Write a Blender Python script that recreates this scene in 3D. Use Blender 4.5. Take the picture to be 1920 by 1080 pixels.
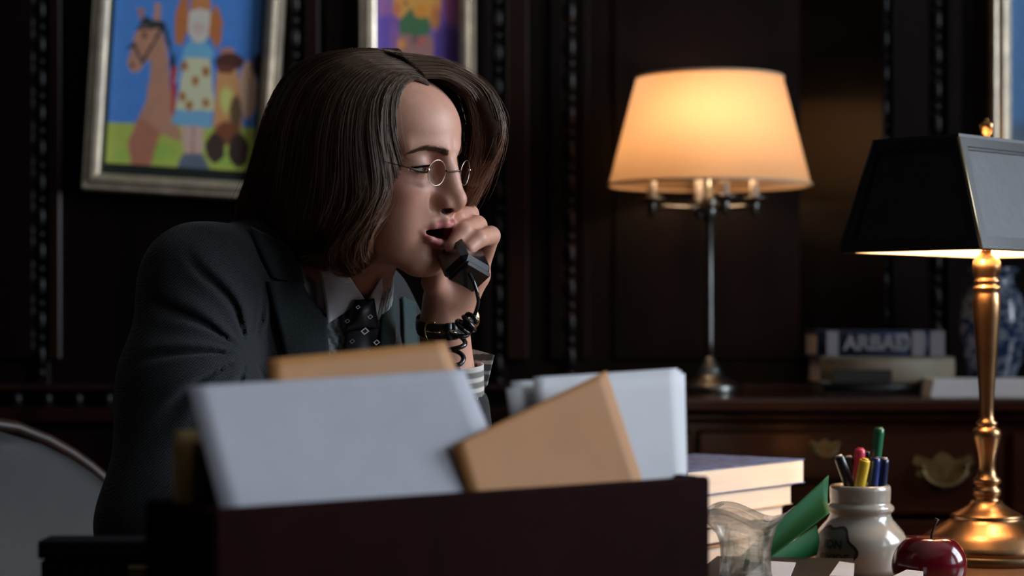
import bpy, bmesh, math, random
import numpy as np
from mathutils import Vector, Matrix, Euler

for _o in list(bpy.data.objects):
    bpy.data.objects.remove(_o)
SC = bpy.context.scene
COL = SC.collection
random.seed(7)
RNG = np.random.default_rng(11)

# ------------------------------------------------------------------ camera
EYE = 1.058            # camera height above the floor (m)
FPX, HOR = 3850.0, 600.0   # focal length in pixels, pixel row of the horizon (1920x1080)
cam_d = bpy.data.cameras.new('camera')
cam = bpy.data.objects.new('camera', cam_d)
COL.objects.link(cam)
cam.location = (0, 0, EYE)
cam.rotation_euler = (math.pi / 2, 0, 0)
cam_d.sensor_width = 36.0
cam_d.lens = FPX / 1920 * 36.0
cam_d.shift_y = (HOR - 540) / 1920
cam_d.clip_start = 0.05
cam_d.clip_end = 60
cam_d.dof.use_dof = True
cam_d.dof.focus_distance = 2.22
cam_d.dof.aperture_fstop = 4.2
SC.camera = cam

# ------------------------------------------------------------------ light
world = bpy.data.worlds.new('world')
SC.world = world
world.use_nodes = True
_bg = world.node_tree.nodes['Background']
_bg.inputs[0].default_value = (0.62, 0.76, 1.0, 1)
_bg.inputs[1].default_value = 0.5


def area(name, loc, rot, sx, sy, power, col):
    d = bpy.data.lights.new(name, 'AREA')
    d.shape = 'RECTANGLE'
    d.size, d.size_y = sx, sy
    d.energy = power
    d.color = col
    o = bpy.data.objects.new(name, d)
    COL.objects.link(o)
    o.location = loc
    o.rotation_euler = rot
    return o


# daylight entering by the two windows of the right-hand wall
area('daylight_far_window', (2.62, 2.35, 2.0), (0, math.radians(90), 0), 1.7, 1.3, 108, (0.80, 0.89, 1.0))
area('daylight_near_window', (2.62, 0.45, 2.0), (0, math.radians(90), 0), 1.7, 1.5, 42, (0.80, 0.89, 1.0))

SC.view_settings.view_transform = 'Standard'
SC.view_settings.look = 'None'
SC.view_settings.exposure = 0.0
SC.view_settings.gamma = 1.0
SC.view_settings.use_curve_mapping = False


# ------------------------------------------------------------------ helpers
def at(px, py, Y):
    """point at distance Y in front of the camera, seen at pixel (px, py)"""
    return np.array([(px - 960) * Y / FPX, Y, EYE + (HOR - py) * Y / FPX])


def tag(o, label=None, cat=None, group=None, kind=None):
    if label: o['label'] = label
    if cat: o['category'] = cat
    if group: o['group'] = group
    if kind: o['kind'] = kind
    return o


def empty(name, loc=(0, 0, 0), rz=0, label=None, cat=None, group=None, kind=None):
    o = bpy.data.objects.new(name, None)
    o.empty_display_size = 0.05
    COL.objects.link(o)
    o.location = loc
    o.rotation_euler = (0, 0, rz)
    return tag(o, label, cat, group, kind)


def link(name, me, m=None, parent=None, loc=None):
    o = bpy.data.objects.new(name, me)
    COL.objects.link(o)
    if m is not None and not me.materials:
        me.materials.append(m)
    if parent is not None: o.parent = parent
    if loc is not None: o.location = loc
    return o


class MB:
    """collects shapes, build() links them as ONE mesh object"""
    def __init__(s):
        s.v = []; s.f = []; s.sm = []

    def add(s, vs, fs, smooth=False):
        n = len(s.v)
        s.v.extend([tuple(map(float, v)) for v in vs])
        for f in fs:
            s.f.append([n + i for i in f]); s.sm.append(smooth)
        return s

    def box(s, c, d, rot=None, bev=0.0):
        x, y, z = [k / 2 for k in d]
        if bev > 0:
            b = min(bev, x * .9, y * .9, z * .9)
            vs = []
            for sx in (-1, 1):
                for sy in (-1, 1):
                    for sz in (-1, 1):
                        vs += [(sx * x, sy * (y - b), sz * (z - b)), (sx * (x - b), sy * y, sz * (z - b)), (sx * (x - b), sy * (y - b), sz * z)]
            bm = bmesh.new()
            bv = [bm.verts.new(v) for v in vs]
            r = bmesh.ops.convex_hull(bm, input=bv)
            bmesh.ops.dissolve_limit(bm, angle_limit=0.02, verts=bm.verts, edges=bm.edges)
            bm.normal_update()
            bm.verts.index_update()
            vs = [tuple(v.co) for v in bm.verts]
            fs = [[v.index for v in f.verts] for f in bm.faces]
            bm.free()
        else:
            vs = [(sx * x, sy * y, sz * z) for sx in (-1, 1) for sy in (-1, 1) for sz in (-1, 1)]
            fs = [(0, 1, 3, 2), (4, 6, 7, 5), (0, 4, 5, 1), (2, 3, 7, 6), (0, 2, 6, 4), (1, 5, 7, 3)]
        M = Matrix.Identity(3) if rot is None else (rot if isinstance(rot, Matrix) else Euler(rot).to_matrix())
        vs = [M @ Vector(v) + Vector(c) for v in vs]
        return s.add(vs, fs)

    def lathe(s, prof, n=48, c=(0, 0, 0), smooth=True, capb=True, capt=True, sx=1.0, sy=1.0):
        vs = []; fs = []
        for r, z in prof:
            for k in range(n):
                a = 2 * math.pi * k / n
                vs.append((c[0] + r * sx * math.cos(a), c[1] + r * sy * math.sin(a), c[2] + z))
        for i in range(len(prof) - 1):
            for k in range(n):
                k2 = (k + 1) % n
                fs.append((i * n + k, i * n + k2, (i + 1) * n + k2, (i + 1) * n + k))
        if capb: fs.append(list(range(n))[::-1])
        if capt: fs.append([(len(prof) - 1) * n + k for k in range(n)])
        return s.add(vs, fs, smooth)

    def tube(s, pts, rad, n=10, cap=True, smooth=True, flat=1.0, up=None):
        P = np.array(pts, float)
        m = len(P)
        R = np.full(m, rad) if np.isscalar(rad) else np.array(rad, float)
        T = np.gradient(P, axis=0)
        T /= np.linalg.norm(T, axis=1)[:, None] + 1e-12
        u = np.array([0, 0, 1.0]) if up is None else np.array(up, float)
        if abs(T[0] @ u) > .95 and up is None: u = np.array([1.0, 0, 0])
        vs = []
        for i in range(m):
            a = u - T[i] * (u @ T[i]); a /= np.linalg.norm(a) + 1e-12
            b = np.cross(T[i], a); u = a if up is None else u
            for k in range(n):
                t = 2 * math.pi * k / n
                vs.append(P[i] + R[i] * (math.cos(t) * a * flat + math.sin(t) * b))
        fs = []
        for i in range(m - 1):
            for k in range(n):
                k2 = (k + 1) % n
                fs.append((i * n + k, i * n + k2, (i + 1) * n + k2, (i + 1) * n + k))
        if cap:
            fs.append(list(range(n))[::-1]); fs.append([(m - 1) * n + k for k in range(n)])
        return s.add(vs, fs, smooth)

    def prism(s, poly, vec):
        n = len(poly); vec = np.array(vec, float)
        vs = [np.array(p, float) for p in poly] + [np.array(p, float) + vec for p in poly]
        fs = [list(range(n))[::-1], list(range(n, 2 * n))] + [(i, (i + 1) % n, n + (i + 1) % n, n + i) for i in range(n)]
        return s.add(vs, fs)

    def grid(s, G, smooth=True, thick=0.0, close_u=False):
        """G[i][j] -> points; thick>0 gives a closed sheet"""
        G = np.array(G, float); a, b = G.shape[:2]
        fs = []
        ra = a if close_u else a - 1
        for i in range(ra):
            for j in range(b - 1):
                i2 = (i + 1) % a
                fs.append((i * b + j, i2 * b + j, i2 * b + j + 1, i * b + j + 1))
        if thick <= 0: return s.add(G.reshape(-1, 3), fs, smooth)
        du = np.gradient(G, axis=0); dv = np.gradient(G, axis=1)
        N = np.cross(du, dv); N /= np.linalg.norm(N, axis=2)[..., None] + 1e-12
        B = G - N * thick
        n = a * b
        fs2 = list(fs) + [tuple(n + k for k in f[::-1]) for f in fs]
        ring = [i * b for i in range(a)] + [(a - 1) * b + j for j in range(1, b)] + [i * b + b - 1 for i in range(a - 2, -1, -1)] + [j for j in range(b - 2, 0, -1)]
        for k in range(len(ring)):
            p, q = ring[k], ring[(k + 1) % len(ring)]
            fs2.append((q, p, n + p, n + q))
        return s.add(np.r_[G.reshape(-1, 3), B.reshape(-1, 3)], fs2, smooth)

    def mesh(s, name, origin=(0, 0, 0)):
        me = bpy.data.meshes.new(name)
        o = np.array(origin, float)
        me.from_pydata([tuple(np.array(v) - o) for v in s.v], [], s.f)
        me.polygons.foreach_set('use_smooth', s.sm)
        me.update()
        bm = bmesh.new(); bm.from_mesh(me)
        bmesh.ops.recalc_face_normals(bm, faces=bm.faces)
        bm.to_mesh(me); bm.free()
        return me

    def build(s, name, m=None, parent=None, origin=(0, 0, 0), loc=None, sharp=None):
        me = s.mesh(name, origin)
        if sharp is not None:
            me.set_sharp_from_angle(angle=math.radians(sharp))
        return link(name, me, m, parent, loc)


def set_cols(me, cols, name='paint'):
    ca = me.color_attributes.new(name, 'FLOAT_COLOR', 'POINT')
    c = np.ones((len(me.vertices), 4), np.float32); c[:, :3] = cols
    ca.data.foreach_set('color', c.ravel())


def s2l(c):
    """sRGB 0..255 -> linear"""
    c = np.array(c, float) / 255
    return np.where(c <= .04045, c / 12.92, ((c + .055) / 1.055) ** 2.4)


# ------------------------------------------------------------------ materials
def nmat(name):
    m = bpy.data.materials.new(name); m.use_nodes = True
    nt = m.node_tree
    return m, nt, nt.nodes['Principled BSDF']


def mat(name, col, rough=.5, metal=0.0, spec=.5, var=0.0, scale=20, bump=0.0, bscale=200, coat=0.0, sss=0.0, sheen=0.0, stretch=(1, 1, 1)):
    m, nt, b = nmat(name)
    b.inputs['Base Color'].default_value = (*col, 1)
    b.inputs['Roughness'].default_value = rough
    b.inputs['Metallic'].default_value = metal
    b.inputs['Specular IOR Level'].default_value = spec
    b.inputs['Coat Weight'].default_value = coat
    b.inputs['Coat Roughness'].default_value = .08
    b.inputs['Sheen Weight'].default_value = sheen
    if sss:
        b.inputs['Subsurface Weight'].default_value = sss
        b.inputs['Subsurface Radius'].default_value = (.012, .004, .002)
    if var or bump:
        tc = nt.nodes.new('ShaderNodeTexCoord')
        mp = nt.nodes.new('ShaderNodeMapping'); mp.inputs['Scale'].default_value = stretch
        nt.links.new(tc.outputs['Object'], mp.inputs[0])
    if var:
        n = nt.nodes.new('ShaderNodeTexNoise'); n.inputs['Scale'].default_value = scale; n.inputs['Detail'].default_value = 5
        nt.links.new(mp.outputs[0], n.inputs['Vector'])
        r = nt.nodes.new('ShaderNodeValToRGB')
        r.color_ramp.elements[0].position = .3; r.color_ramp.elements[1].position = .72
        r.color_ramp.elements[0].color = (*[max(0, c * (1 - var)) for c in col], 1)
        r.color_ramp.elements[1].color = (*[min(1, c * (1 + var)) for c in col], 1)
        nt.links.new(n.outputs[0], r.inputs[0]); nt.links.new(r.outputs[0], b.inputs['Base Color'])
    if bump:
        n2 = nt.nodes.new('ShaderNodeTexNoise'); n2.inputs['Scale'].default_value = bscale; n2.inputs['Detail'].default_value = 3
        nt.links.new(mp.outputs[0], n2.inputs['Vector'])
        bp = nt.nodes.new('ShaderNodeBump'); bp.inputs['Strength'].default_value = bump; bp.inputs['Distance'].default_value = .002
        nt.links.new(n2.outputs[0], bp.inputs['Height']); nt.links.new(bp.outputs[0], b.inputs['Normal'])
    return m


def wood(name, dark, light, rough=.3, scale=6.0, axis=(1, 1, .08), coat=.3, bump=.05):
    m, nt, b = nmat(name)
    tc = nt.nodes.new('ShaderNodeTexCoord')
    mp = nt.nodes.new('ShaderNodeMapping'); mp.inputs['Scale'].default_value = axis
    nt.links.new(tc.outputs['Object'], mp.inputs[0])
    n = nt.nodes.new('ShaderNodeTexNoise'); n.inputs['Scale'].default_value = scale; n.inputs['Detail'].default_value = 9; n.inputs['Distortion'].default_value = 1.2
    nt.links.new(mp.outputs[0], n.inputs['Vector'])
    n2 = nt.nodes.new('ShaderNodeTexNoise'); n2.inputs['Scale'].default_value = scale * 14; n2.inputs['Detail'].default_value = 4
    nt.links.new(mp.outputs[0], n2.inputs['Vector'])
    mx = nt.nodes.new('ShaderNodeMath'); mx.operation = 'MULTIPLY_ADD'; mx.inputs[1].default_value = .35
    nt.links.new(n2.outputs[0], mx.inputs[0]); nt.links.new(n.outputs[0], mx.inputs[2])
    r = nt.nodes.new('ShaderNodeValToRGB')
    r.color_ramp.elements[0].position = .45; r.color_ramp.elements[1].position = .9
    r.color_ramp.elements[0].color = (*dark, 1); r.color_ramp.elements[1].color = (*light, 1)
    nt.links.new(mx.outputs[0], r.inputs[0]); nt.links.new(r.outputs[0], b.inputs['Base Color'])
    bp = nt.nodes.new('ShaderNodeBump'); bp.inputs['Strength'].default_value = bump; bp.inputs['Distance'].default_value = .002
    nt.links.new(n2.outputs[0], bp.inputs['Height']); nt.links.new(bp.outputs[0], b.inputs['Normal'])
    b.inputs['Roughness'].default_value = rough
    b.inputs['Coat Weight'].default_value = coat; b.inputs['Coat Roughness'].default_value = .12
    return m


def paint_mat(name, rough=.6, bump=0.0, bscale=300, sss=0.0, spec=.4, coat=0.0):
    """colour comes from the mesh's own 'paint' attribute"""
    m = mat(name, (.5, .5, .5), rough, spec=spec, bump=bump, bscale=bscale, sss=sss, coat=coat)
    nt = m.node_tree
    a = nt.nodes.new('ShaderNodeVertexColor'); a.layer_name = 'paint'
    nt.links.new(a.outputs[0], nt.nodes['Principled BSDF'].inputs['Base Color'])
    return m


def glass_pane(name, tint=(1, 1, 1), refl=.12, rough=.02):
    m = bpy.data.materials.new(name); m.use_nodes = True
    nt = m.node_tree; nt.nodes.clear()
    o = nt.nodes.new('ShaderNodeOutputMaterial')
    t = nt.nodes.new('ShaderNodeBsdfTransparent'); t.inputs[0].default_value = (*tint, 1)
    g = nt.nodes.new('ShaderNodeBsdfGlossy'); g.inputs['Roughness'].default_value = rough
    x = nt.nodes.new('ShaderNodeMixShader')
    f = nt.nodes.new('ShaderNodeFresnel'); f.inputs[0].default_value = 1.45
    k = nt.nodes.new('ShaderNodeMath'); k.operation = 'ADD'; k.use_clamp = True; k.inputs[1].default_value = refl - .04
    nt.links.new(f.outputs[0], k.inputs[0]); nt.links.new(k.outputs[0], x.inputs[0])
    nt.links.new(t.outputs[0], x.inputs[1]); nt.links.new(g.outputs[0], x.inputs[2]); nt.links.new(x.outputs[0], o.inputs[0])
    return m


# ------------------------------------------------------------------ signed distance sculpting
def nrm(v):
    v = np.array(v, float); return v / np.linalg.norm(v)


def ell(p, c, r):
    r = np.array(r, float); q = (p - np.array(c, float)) / r
    k0 = np.sqrt((q * q).sum(1)); k1 = np.sqrt(((q / r) ** 2).sum(1)) + 1e-9
    return k0 * (k0 - 1) / k1


def sph(p, c, r):
    return np.linalg.norm(p - np.array(c, float), axis=1) - r


def cone(p, a, b, r1, r2):
    a = np.array(a, float); b = np.array(b, float); ba = b - a
    t = np.clip(((p - a) @ ba) / (ba @ ba + 1e-12), 0, 1)
    return np.linalg.norm(p - a - t[:, None] * ba, axis=1) - (r1 + (r2 - r1) * t)


def smin(a, b, k):
    h = np.maximum(k - np.abs(a - b), 0) / k
    return np.minimum(a, b) - h * h * k * .25


def smax(a, b, k):
    return -smin(-a, -b, k)


def chain(p, pts, rs, k=.0):
    d = None
    for i in range(len(pts) - 1):
        e = cone(p, pts[i], pts[i + 1], rs[i], rs[i + 1])
        d = e if d is None else (smin(d, e, k) if k else np.minimum(d, e))
    return d


def sculpt(fn, lo, hi, h, B=8, fine=1):
    """surface-nets polygoniser over the blocks that meet the surface; returns verts, quads"""
    lo = np.array(lo, float); hi = np.array(hi, float)
    nb = np.ceil((hi - lo) / (h * B)).astype(int)
    I = np.stack(np.meshgrid(*[np.arange(n) for n in nb], indexing='ij'), -1).reshape(-1, 3)
    C = lo + (I + .5) * h * B
    act = np.abs(fn(C)) < h * B * 1.35
    I = I[act]
    g = np.stack(np.meshgrid(*[np.arange(B + 1)] * 3, indexing='ij'), -1).reshape(-1, 3)
    n1 = B + 1
    D = np.empty((len(I), n1 ** 3), np.float32)
    step = 600
    for s in range(0, len(I), step):
        pts = lo + (I[s:s + step, None, :] * B + g[None]) * h
        D[s:s + step] = fn(pts.reshape(-1, 3)).reshape(-1, n1 ** 3)
    D = D.reshape(-1, n1, n1, n1)
    neg = D < 0
    N = nb * B + 2
    key = lambda ijk: (ijk[..., 0].astype(np.int64) * N[1] + ijk[..., 1]) * N[2] + ijk[..., 2]
    # cell vertices
    cs = [neg[:, a:a + B, b:b + B, c:c + B] for a in (0, 1) for b in (0, 1) for c in (0, 1)]
    cnt = sum(c.astype(np.int8) for c in cs)
    bi, ci, cj, ck = np.nonzero((cnt > 0) & (cnt < 8))
    off = [(a, b, c) for a in (0, 1) for b in (0, 1) for c in (0, 1)]
    dv = np.stack([D[bi, ci + a, cj + b, ck + c] for a, b, c in off], 1)
    acc = np.zeros((len(bi), 3)); num = np.zeros(len(bi))
    for x in range(8):
        for y in range(x + 1, 8):
            if sum(abs(off[x][k] - off[y][k]) for k in range(3)) != 1: continue
            m = (dv[:, x] < 0) != (dv[:, y] < 0)
            t = np.where(m, dv[:, x] / (dv[:, x] - dv[:, y] + 1e-20), 0)
            pt = np.array(off[x]) + t[:, None] * (np.array(off[y]) - np.array(off[x]))
            acc += np.where(m[:, None], pt, 0); num += m
    cell = I[bi] * B + np.stack([ci, cj, ck], 1)
    V = lo + (cell + acc / num[:, None]) * h
    kk = key(cell); order = np.argsort(kk); ks = kk[order]

    def find(c):
        q = key(c); i = np.searchsorted(ks, q); i = np.clip(i, 0, len(ks) - 1)
        return np.where(ks[i] == q, order[i], -1)
    Q = []
    for ax in range(3):
        o1, o2 = [(1, 2), (2, 0), (0, 1)][ax]
        sl0 = [slice(0, B)] * 3; sl1 = [slice(0, B)] * 3; sl1[ax] = slice(1, B + 1)
        a = neg[(slice(None), *sl0)]; b = neg[(slice(None), *sl1)]
        bi, i0, j0, k0 = np.nonzero(a != b)
        inside = a[bi, i0, j0, k0]
        e = I[bi] * B + np.stack([i0, j0, k0], 1)
        u = np.zeros(3, int); u[o1] = 1; w = np.zeros(3, int); w[o2] = 1
        q = np.stack([find(e), find(e - u), find(e - u - w), find(e - w)], 1)
        ok = (q >= 0).all(1)
        q = q[ok]; inside = inside[ok]
        q[~inside] = q[~inside][:, ::-1]
        Q.append(q)
    Q = np.concatenate(Q)
    # pull the vertices onto the surface
    for _ in range(fine):
        e = h * .25
        d = fn(V)
        gx = np.stack([fn(V + np.eye(3)[k] * e) - fn(V - np.eye(3)[k] * e) for k in range(3)], 1) / (2 * e)
        gl = np.linalg.norm(gx, axis=1)[:, None] + 1e-6
        V = V - np.clip(d[:, None] / gl, -h * .5, h * .5) * gx / gl
    return V, Q


def sdf_obj(name, V, Q, m, parent=None, cols=None):
    me = bpy.data.meshes.new(name)
    me.vertices.add(len(V)); me.vertices.foreach_set('co', V.astype(np.float32).ravel())
    me.loops.add(len(Q) * 4); me.loops.foreach_set('vertex_index', Q.astype(np.int32).ravel())
    me.polygons.add(len(Q))
    me.polygons.foreach_set('loop_start', np.arange(0, len(Q) * 4, 4, dtype=np.int32))
    me.polygons.foreach_set('loop_total', np.full(len(Q), 4, dtype=np.int32))
    me.polygons.foreach_set('use_smooth', np.ones(len(Q), bool))
    me.update(calc_edges=True); me.validate()
    if cols is not None: set_cols(me, cols)
    return link(name, me, m, parent)


def smoothstep(a, b, x):
    t = np.clip((x - a) / (b - a), 0, 1); return t * t * (3 - 2 * t)


def vnoise(p, scale, seed=0):
    """cheap smooth 3-D value noise, -1..1"""
    q = np.asarray(p) * scale + seed * 17.3
    i = np.floor(q).astype(np.int64); f = q - i; f = f * f * (3 - 2 * f)
    out = 0
    for a in (0, 1):
        for b in (0, 1):
            for c in (0, 1):
                hsh = ((i[:, 0] + a) * 73856093) ^ ((i[:, 1] + b) * 19349663) ^ ((i[:, 2] + c) * 83492791) ^ (seed * 2654435761)
                r = ((hsh * 1103515245 + 12345) & 0x7fffffff) / 0x7fffffff
                w = (f[:, 0] if a else 1 - f[:, 0]) * (f[:, 1] if b else 1 - f[:, 1]) * (f[:, 2] if c else 1 - f[:, 2])
                out = out + r * w
    return out * 2 - 1
# ================================================================== the room
M_wall = wood('mahogany_panelling', (.0022, .001, .0009), (.0085, .0031, .0025), rough=.4, coat=.04, axis=(1.2, 1.2, .06)); M_wall.node_tree.nodes['Principled BSDF'].inputs['Specular IOR Level'].default_value = .22
M_stile = wood('mahogany_stile', (.006, .002, .0014), (.024, .0065, .0036), rough=.34, coat=.2, axis=(1.5, 1.5, .08))
M_bead = mat('dark_polished_bead', (.006, .005, .005), .42, spec=.4)
M_floor = wood('oak_floor', (.05, .026, .014), (.12, .065, .035), rough=.4, axis=(1, .08, 1))
M_plaster = mat('ceiling_plaster', (.55, .52, .47), .9, var=.06, scale=4)
M_winframe = mat('window_paint', (.35, .33, .3), .5, var=.05, scale=8)
M_pane = glass_pane('window_glass', refl=.06)

WB = 4.05            # distance of the back wall
XL, XR, YF, ZC = -2.4, 2.5, -2.2, 3.0


def struct(name, mb, m, label, cat, parent=None):
    o = mb.build(name, m, parent)
    if parent is None: tag(o, label, cat, kind='structure')
    return o


struct('floor', MB().box(((XL + XR) / 2, (WB + YF) / 2, -.05), (XR - XL + .4, WB - YF + .4, .1)), M_floor, 'dark oak floor of the study', 'floor')
struct('ceiling', MB().box(((XL + XR) / 2, (WB + YF) / 2, ZC + .05), (XR - XL + .4, WB - YF + .4, .1)), M_plaster, 'plain plaster ceiling above the study', 'ceiling')
wall_back = struct('wall_back', MB().box(((XL + XR) / 2, WB + .06, ZC / 2), (XR - XL + .4, .12, ZC)), M_wall, 'dark mahogany panelled wall behind the woman', 'wall')
struct('wall_left', MB().box((XL - .06, (WB + YF) / 2, ZC / 2), (.12, WB - YF, ZC)), M_wall, 'dark panelled wall at the far left', 'wall')
struct('wall_front', MB().box(((XL + XR) / 2, YF - .06, ZC / 2), (XR - XL + .4, .12, ZC)), M_wall, 'dark panelled wall opposite the pictures', 'wall')
# right-hand wall with two window openings
wins = [(1.7, 3.0), (-.3, 1.2)]
wz0, wz1 = 1.15, 2.85
mb = MB()
edges = [YF] + [e for w in sorted(wins) for e in w] + [WB]
for a, b in zip(edges[::2], edges[1::2]):
    mb.box((XR + .06, (a + b) / 2, ZC / 2), (.12, b - a, ZC))
for a, b in wins:
    mb.box((XR + .06, (a + b) / 2, wz0 / 2), (.12, b - a, wz0))
    mb.box((XR + .06, (a + b) / 2, (wz1 + ZC) / 2), (.12, b - a, ZC - wz1))
struct('wall_right', mb, M_wall, 'dark panelled wall with two tall windows', 'wall')
for i, (a, b) in enumerate(wins):
    w = empty('window_%d' % (i + 1), (XR + .06, (a + b) / 2, wz0), 0, 'tall paned window %s' % ('nearest the back wall' if i == 0 else 'nearest the viewer'), 'window', kind='structure')
    W, Hh = b - a, wz1 - wz0
    fr = MB()
    for s in (-1, 1):
        fr.box((0, s * (W / 2 - .02), Hh / 2), (.06, .04, Hh))
        fr.box((0, 0, Hh / 2 + s * (Hh / 2 - .02)), (.06, W - .08, .04))
    fr.box((0, 0, Hh / 2), (.03, W - .08, .025)); fr.box((0, 0, Hh / 2), (.03, .025, Hh - .08))
    fr.build('window_frame', M_winframe, w)
    for sy in (-1, 1):
        for sz in (-1, 1):
            MB().box((0, sy * (W / 4 - .015), Hh / 2 + sz * (Hh / 4 - .015)), (.004, W / 2 - .055, Hh / 2 - .055)).build('pane', M_pane, w)


def wx(px, Y=WB): return (px - 960) * Y / FPX


def wz(py, Y=WB): return EYE + (HOR - py) * Y / FPX


def wall_board(name, p0, p1, z0, z1, proud, m):
    x0, x1 = wx(p0), wx(p1)
    return MB().box(((x0 + x1) / 2, WB - proud / 2, (z0 + z1) / 2), (x1 - x0, proud, z1 - z0), bev=.003).build(name, m, wall_back)


# stiles (proud boards) and raised panels of the back wall
for p0, p1, pr, m in [(-900, -330, .012, M_wall), (-290, 66, .012, M_wall), (96, 118, .022, M_stile), (575, 600, .022, M_stile), (610, 648, .01, M_stile),
                      (900, 920, .014, M_wall), (950, 990, .026, M_stile), (1030, 1056, .012, M_wall), (1086, 1104, .012, M_wall), (1150, 1600, .008, M_wall),
                      (1668, 1738, .02, M_wall), (1772, 1800, .02, M_wall), (1830, 2280, .01, M_wall)]:
    wall_board('stile' if m is M_stile else 'panel', p0, p1, .98, 2.9, pr, m)
for p0, p1 in [(-900, -330), (-290, 66), (96, 540), (575, 920)]:
    wall_board('wainscot_panel', p0, p1, .12, .84, .014, M_wall)
# added panel right of the candelabra lamp, angled to mirror its glow
MB().prism([(wx(1486), WB, .98), (wx(1640), WB - .092, .98), (wx(1646), WB - .092, .98), (wx(1646), WB, .98)], (0, 0, 1.92)).build('glow_reflector_panel', mat('glow_reflector_wood', (.002, .001, .0008), .26, coat=.1, var=.3, scale=8, stretch=(1, 1, .1)), wall_back)
# dado rail with carved blocks
MB().box((wx(300), WB - .012, .872), (wx(1085) - wx(-1400), .024, .03), bev=.004).build('dado_rail', M_stile, wall_back)
MB().box((wx(300), WB - .018, .925), (wx(1085) - wx(-1400), .036, .012), bev=.004).build('dado_rail', M_stile, wall_back)
bm_blk = MB().lathe([(.004, -.016), (.009, -.012), (.011, 0), (.009, .012), (.004, .016)], n=10).mesh('dado_bead')
bm_blk.materials.append(M_bead)
for k in range(-8, 12):
    link('dado_bead', bm_blk, None, wall_back, (wx(92 + k * 57), WB - .014, .902))
# bead-and-reel mouldings
me_long = MB().lathe([(.002, -.0215), (.0065, -.018), (.0088, -.009), (.0094, 0), (.0088, .009), (.0065, .018), (.002, .0215)], n=10).mesh('bead')
me_small = MB().lathe([(.002, -.0085), (.006, -.006), (.0078, 0), (.006, .006), (.002, .0085)], n=10).mesh('reel')
me_long.materials.append(M_bead); me_small.materials.append(M_bead)
me_backing = MB().box((0, -.004, 0), (.03, .008, 1.95), bev=.002).mesh('bead_channel'); me_backing.materials.append(M_wall)
for px, ph in [(80, 20), (555, 8), (935, 36), (1070, 24), (1656, 10), (1755, 40)]:
    x = wx(px)
    link('bead_channel', me_backing, None, wall_back, (x, WB, 1.905))
    z = wz(ph) + .068 * 2
    k = 0
    while z > (.95 if px > 1000 else .96):
        link('bead', me_long, None, wall_back, (x, WB - .011, z))
        link('reel', me_small, None, wall_back, (x, WB - .011, z - .034))
        z -= .068


# ------------------------------------------------------------------ painted pictures
def soft(d, e=1.2): return 1 - smoothstep(-e, e, d)


def inpoly(x, y, P):
    P = np.array(P, float); c = np.zeros(len(x), bool); n = len(P); dmin = np.full(len(x), 1e9)
    for i in range(n):
        (x1, y1), (x2, y2) = P[i], P[(i + 1) % n]
        cr = ((y1 > y) != (y2 > y)) & (x < (x2 - x1) * (y - y1) / ((y2 - y1) or 1e-9) + x1)
        c ^= cr
        t = np.clip(((x - x1) * (x2 - x1) + (y - y1) * (y2 - y1)) / ((x2 - x1) ** 2 + (y2 - y1) ** 2 + 1e-9), 0, 1)
        dmin = np.minimum(dmin, np.hypot(x - x1 - t * (x2 - x1), y - y1 - t * (y2 - y1)))
    return np.where(c, -dmin, dmin)


class Painter:
    def __init__(s, x, y, base):
        s.x, s.y = x, y; s.c = np.tile(s2l(base), (len(x), 1))
        s.q = np.c_[x, y, np.zeros(len(x))]
        s.jx = x + vnoise(s.q, .12, 3) * 1.6; s.jy = y + vnoise(s.q, .12, 4) * 1.6

    def put(s, d, col, e=1.2, a=1.0):
        w = (soft(d, e) * a)[:, None]; s.c = s.c * (1 - w) + s2l(col) * w

    def poly(s, P, col, e=1.2, a=1.0): s.put(inpoly(s.jx, s.jy, P), col, e, a)

    def oval(s, cx, cy, rx, ry, col, e=1.2, a=1.0):
        k = np.hypot((s.jx - cx) / rx, (s.jy - cy) / ry); s.put((k - 1) * min(rx, ry), col, e, a)

    def line(s, P, w, col):
        d = np.full(len(s.x), 1e9)
        for (x1, y1), (x2, y2) in zip(P[:-1], P[1:]):
            t = np.clip(((s.jx - x1) * (x2 - x1) + (s.jy - y1) * (y2 - y1)) / ((x2 - x1) ** 2 + (y2 - y1) ** 2 + 1e-9), 0, 1)
            d = np.minimum(d, np.hypot(s.jx - x1 - t * (x2 - x1), s.jy - y1 - t * (y2 - y1)))
        s.put(d - w, col)

    def done(s, amp=.12):
        n = vnoise(s.q, .06, 5) * .5 + vnoise(s.q, .22, 6) * .5
        return np.clip((s.c * .93 + s.c.mean(1)[:, None] * .07) * 2.2 * (1 + amp * n)[:, None], 0, .95)


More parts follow.
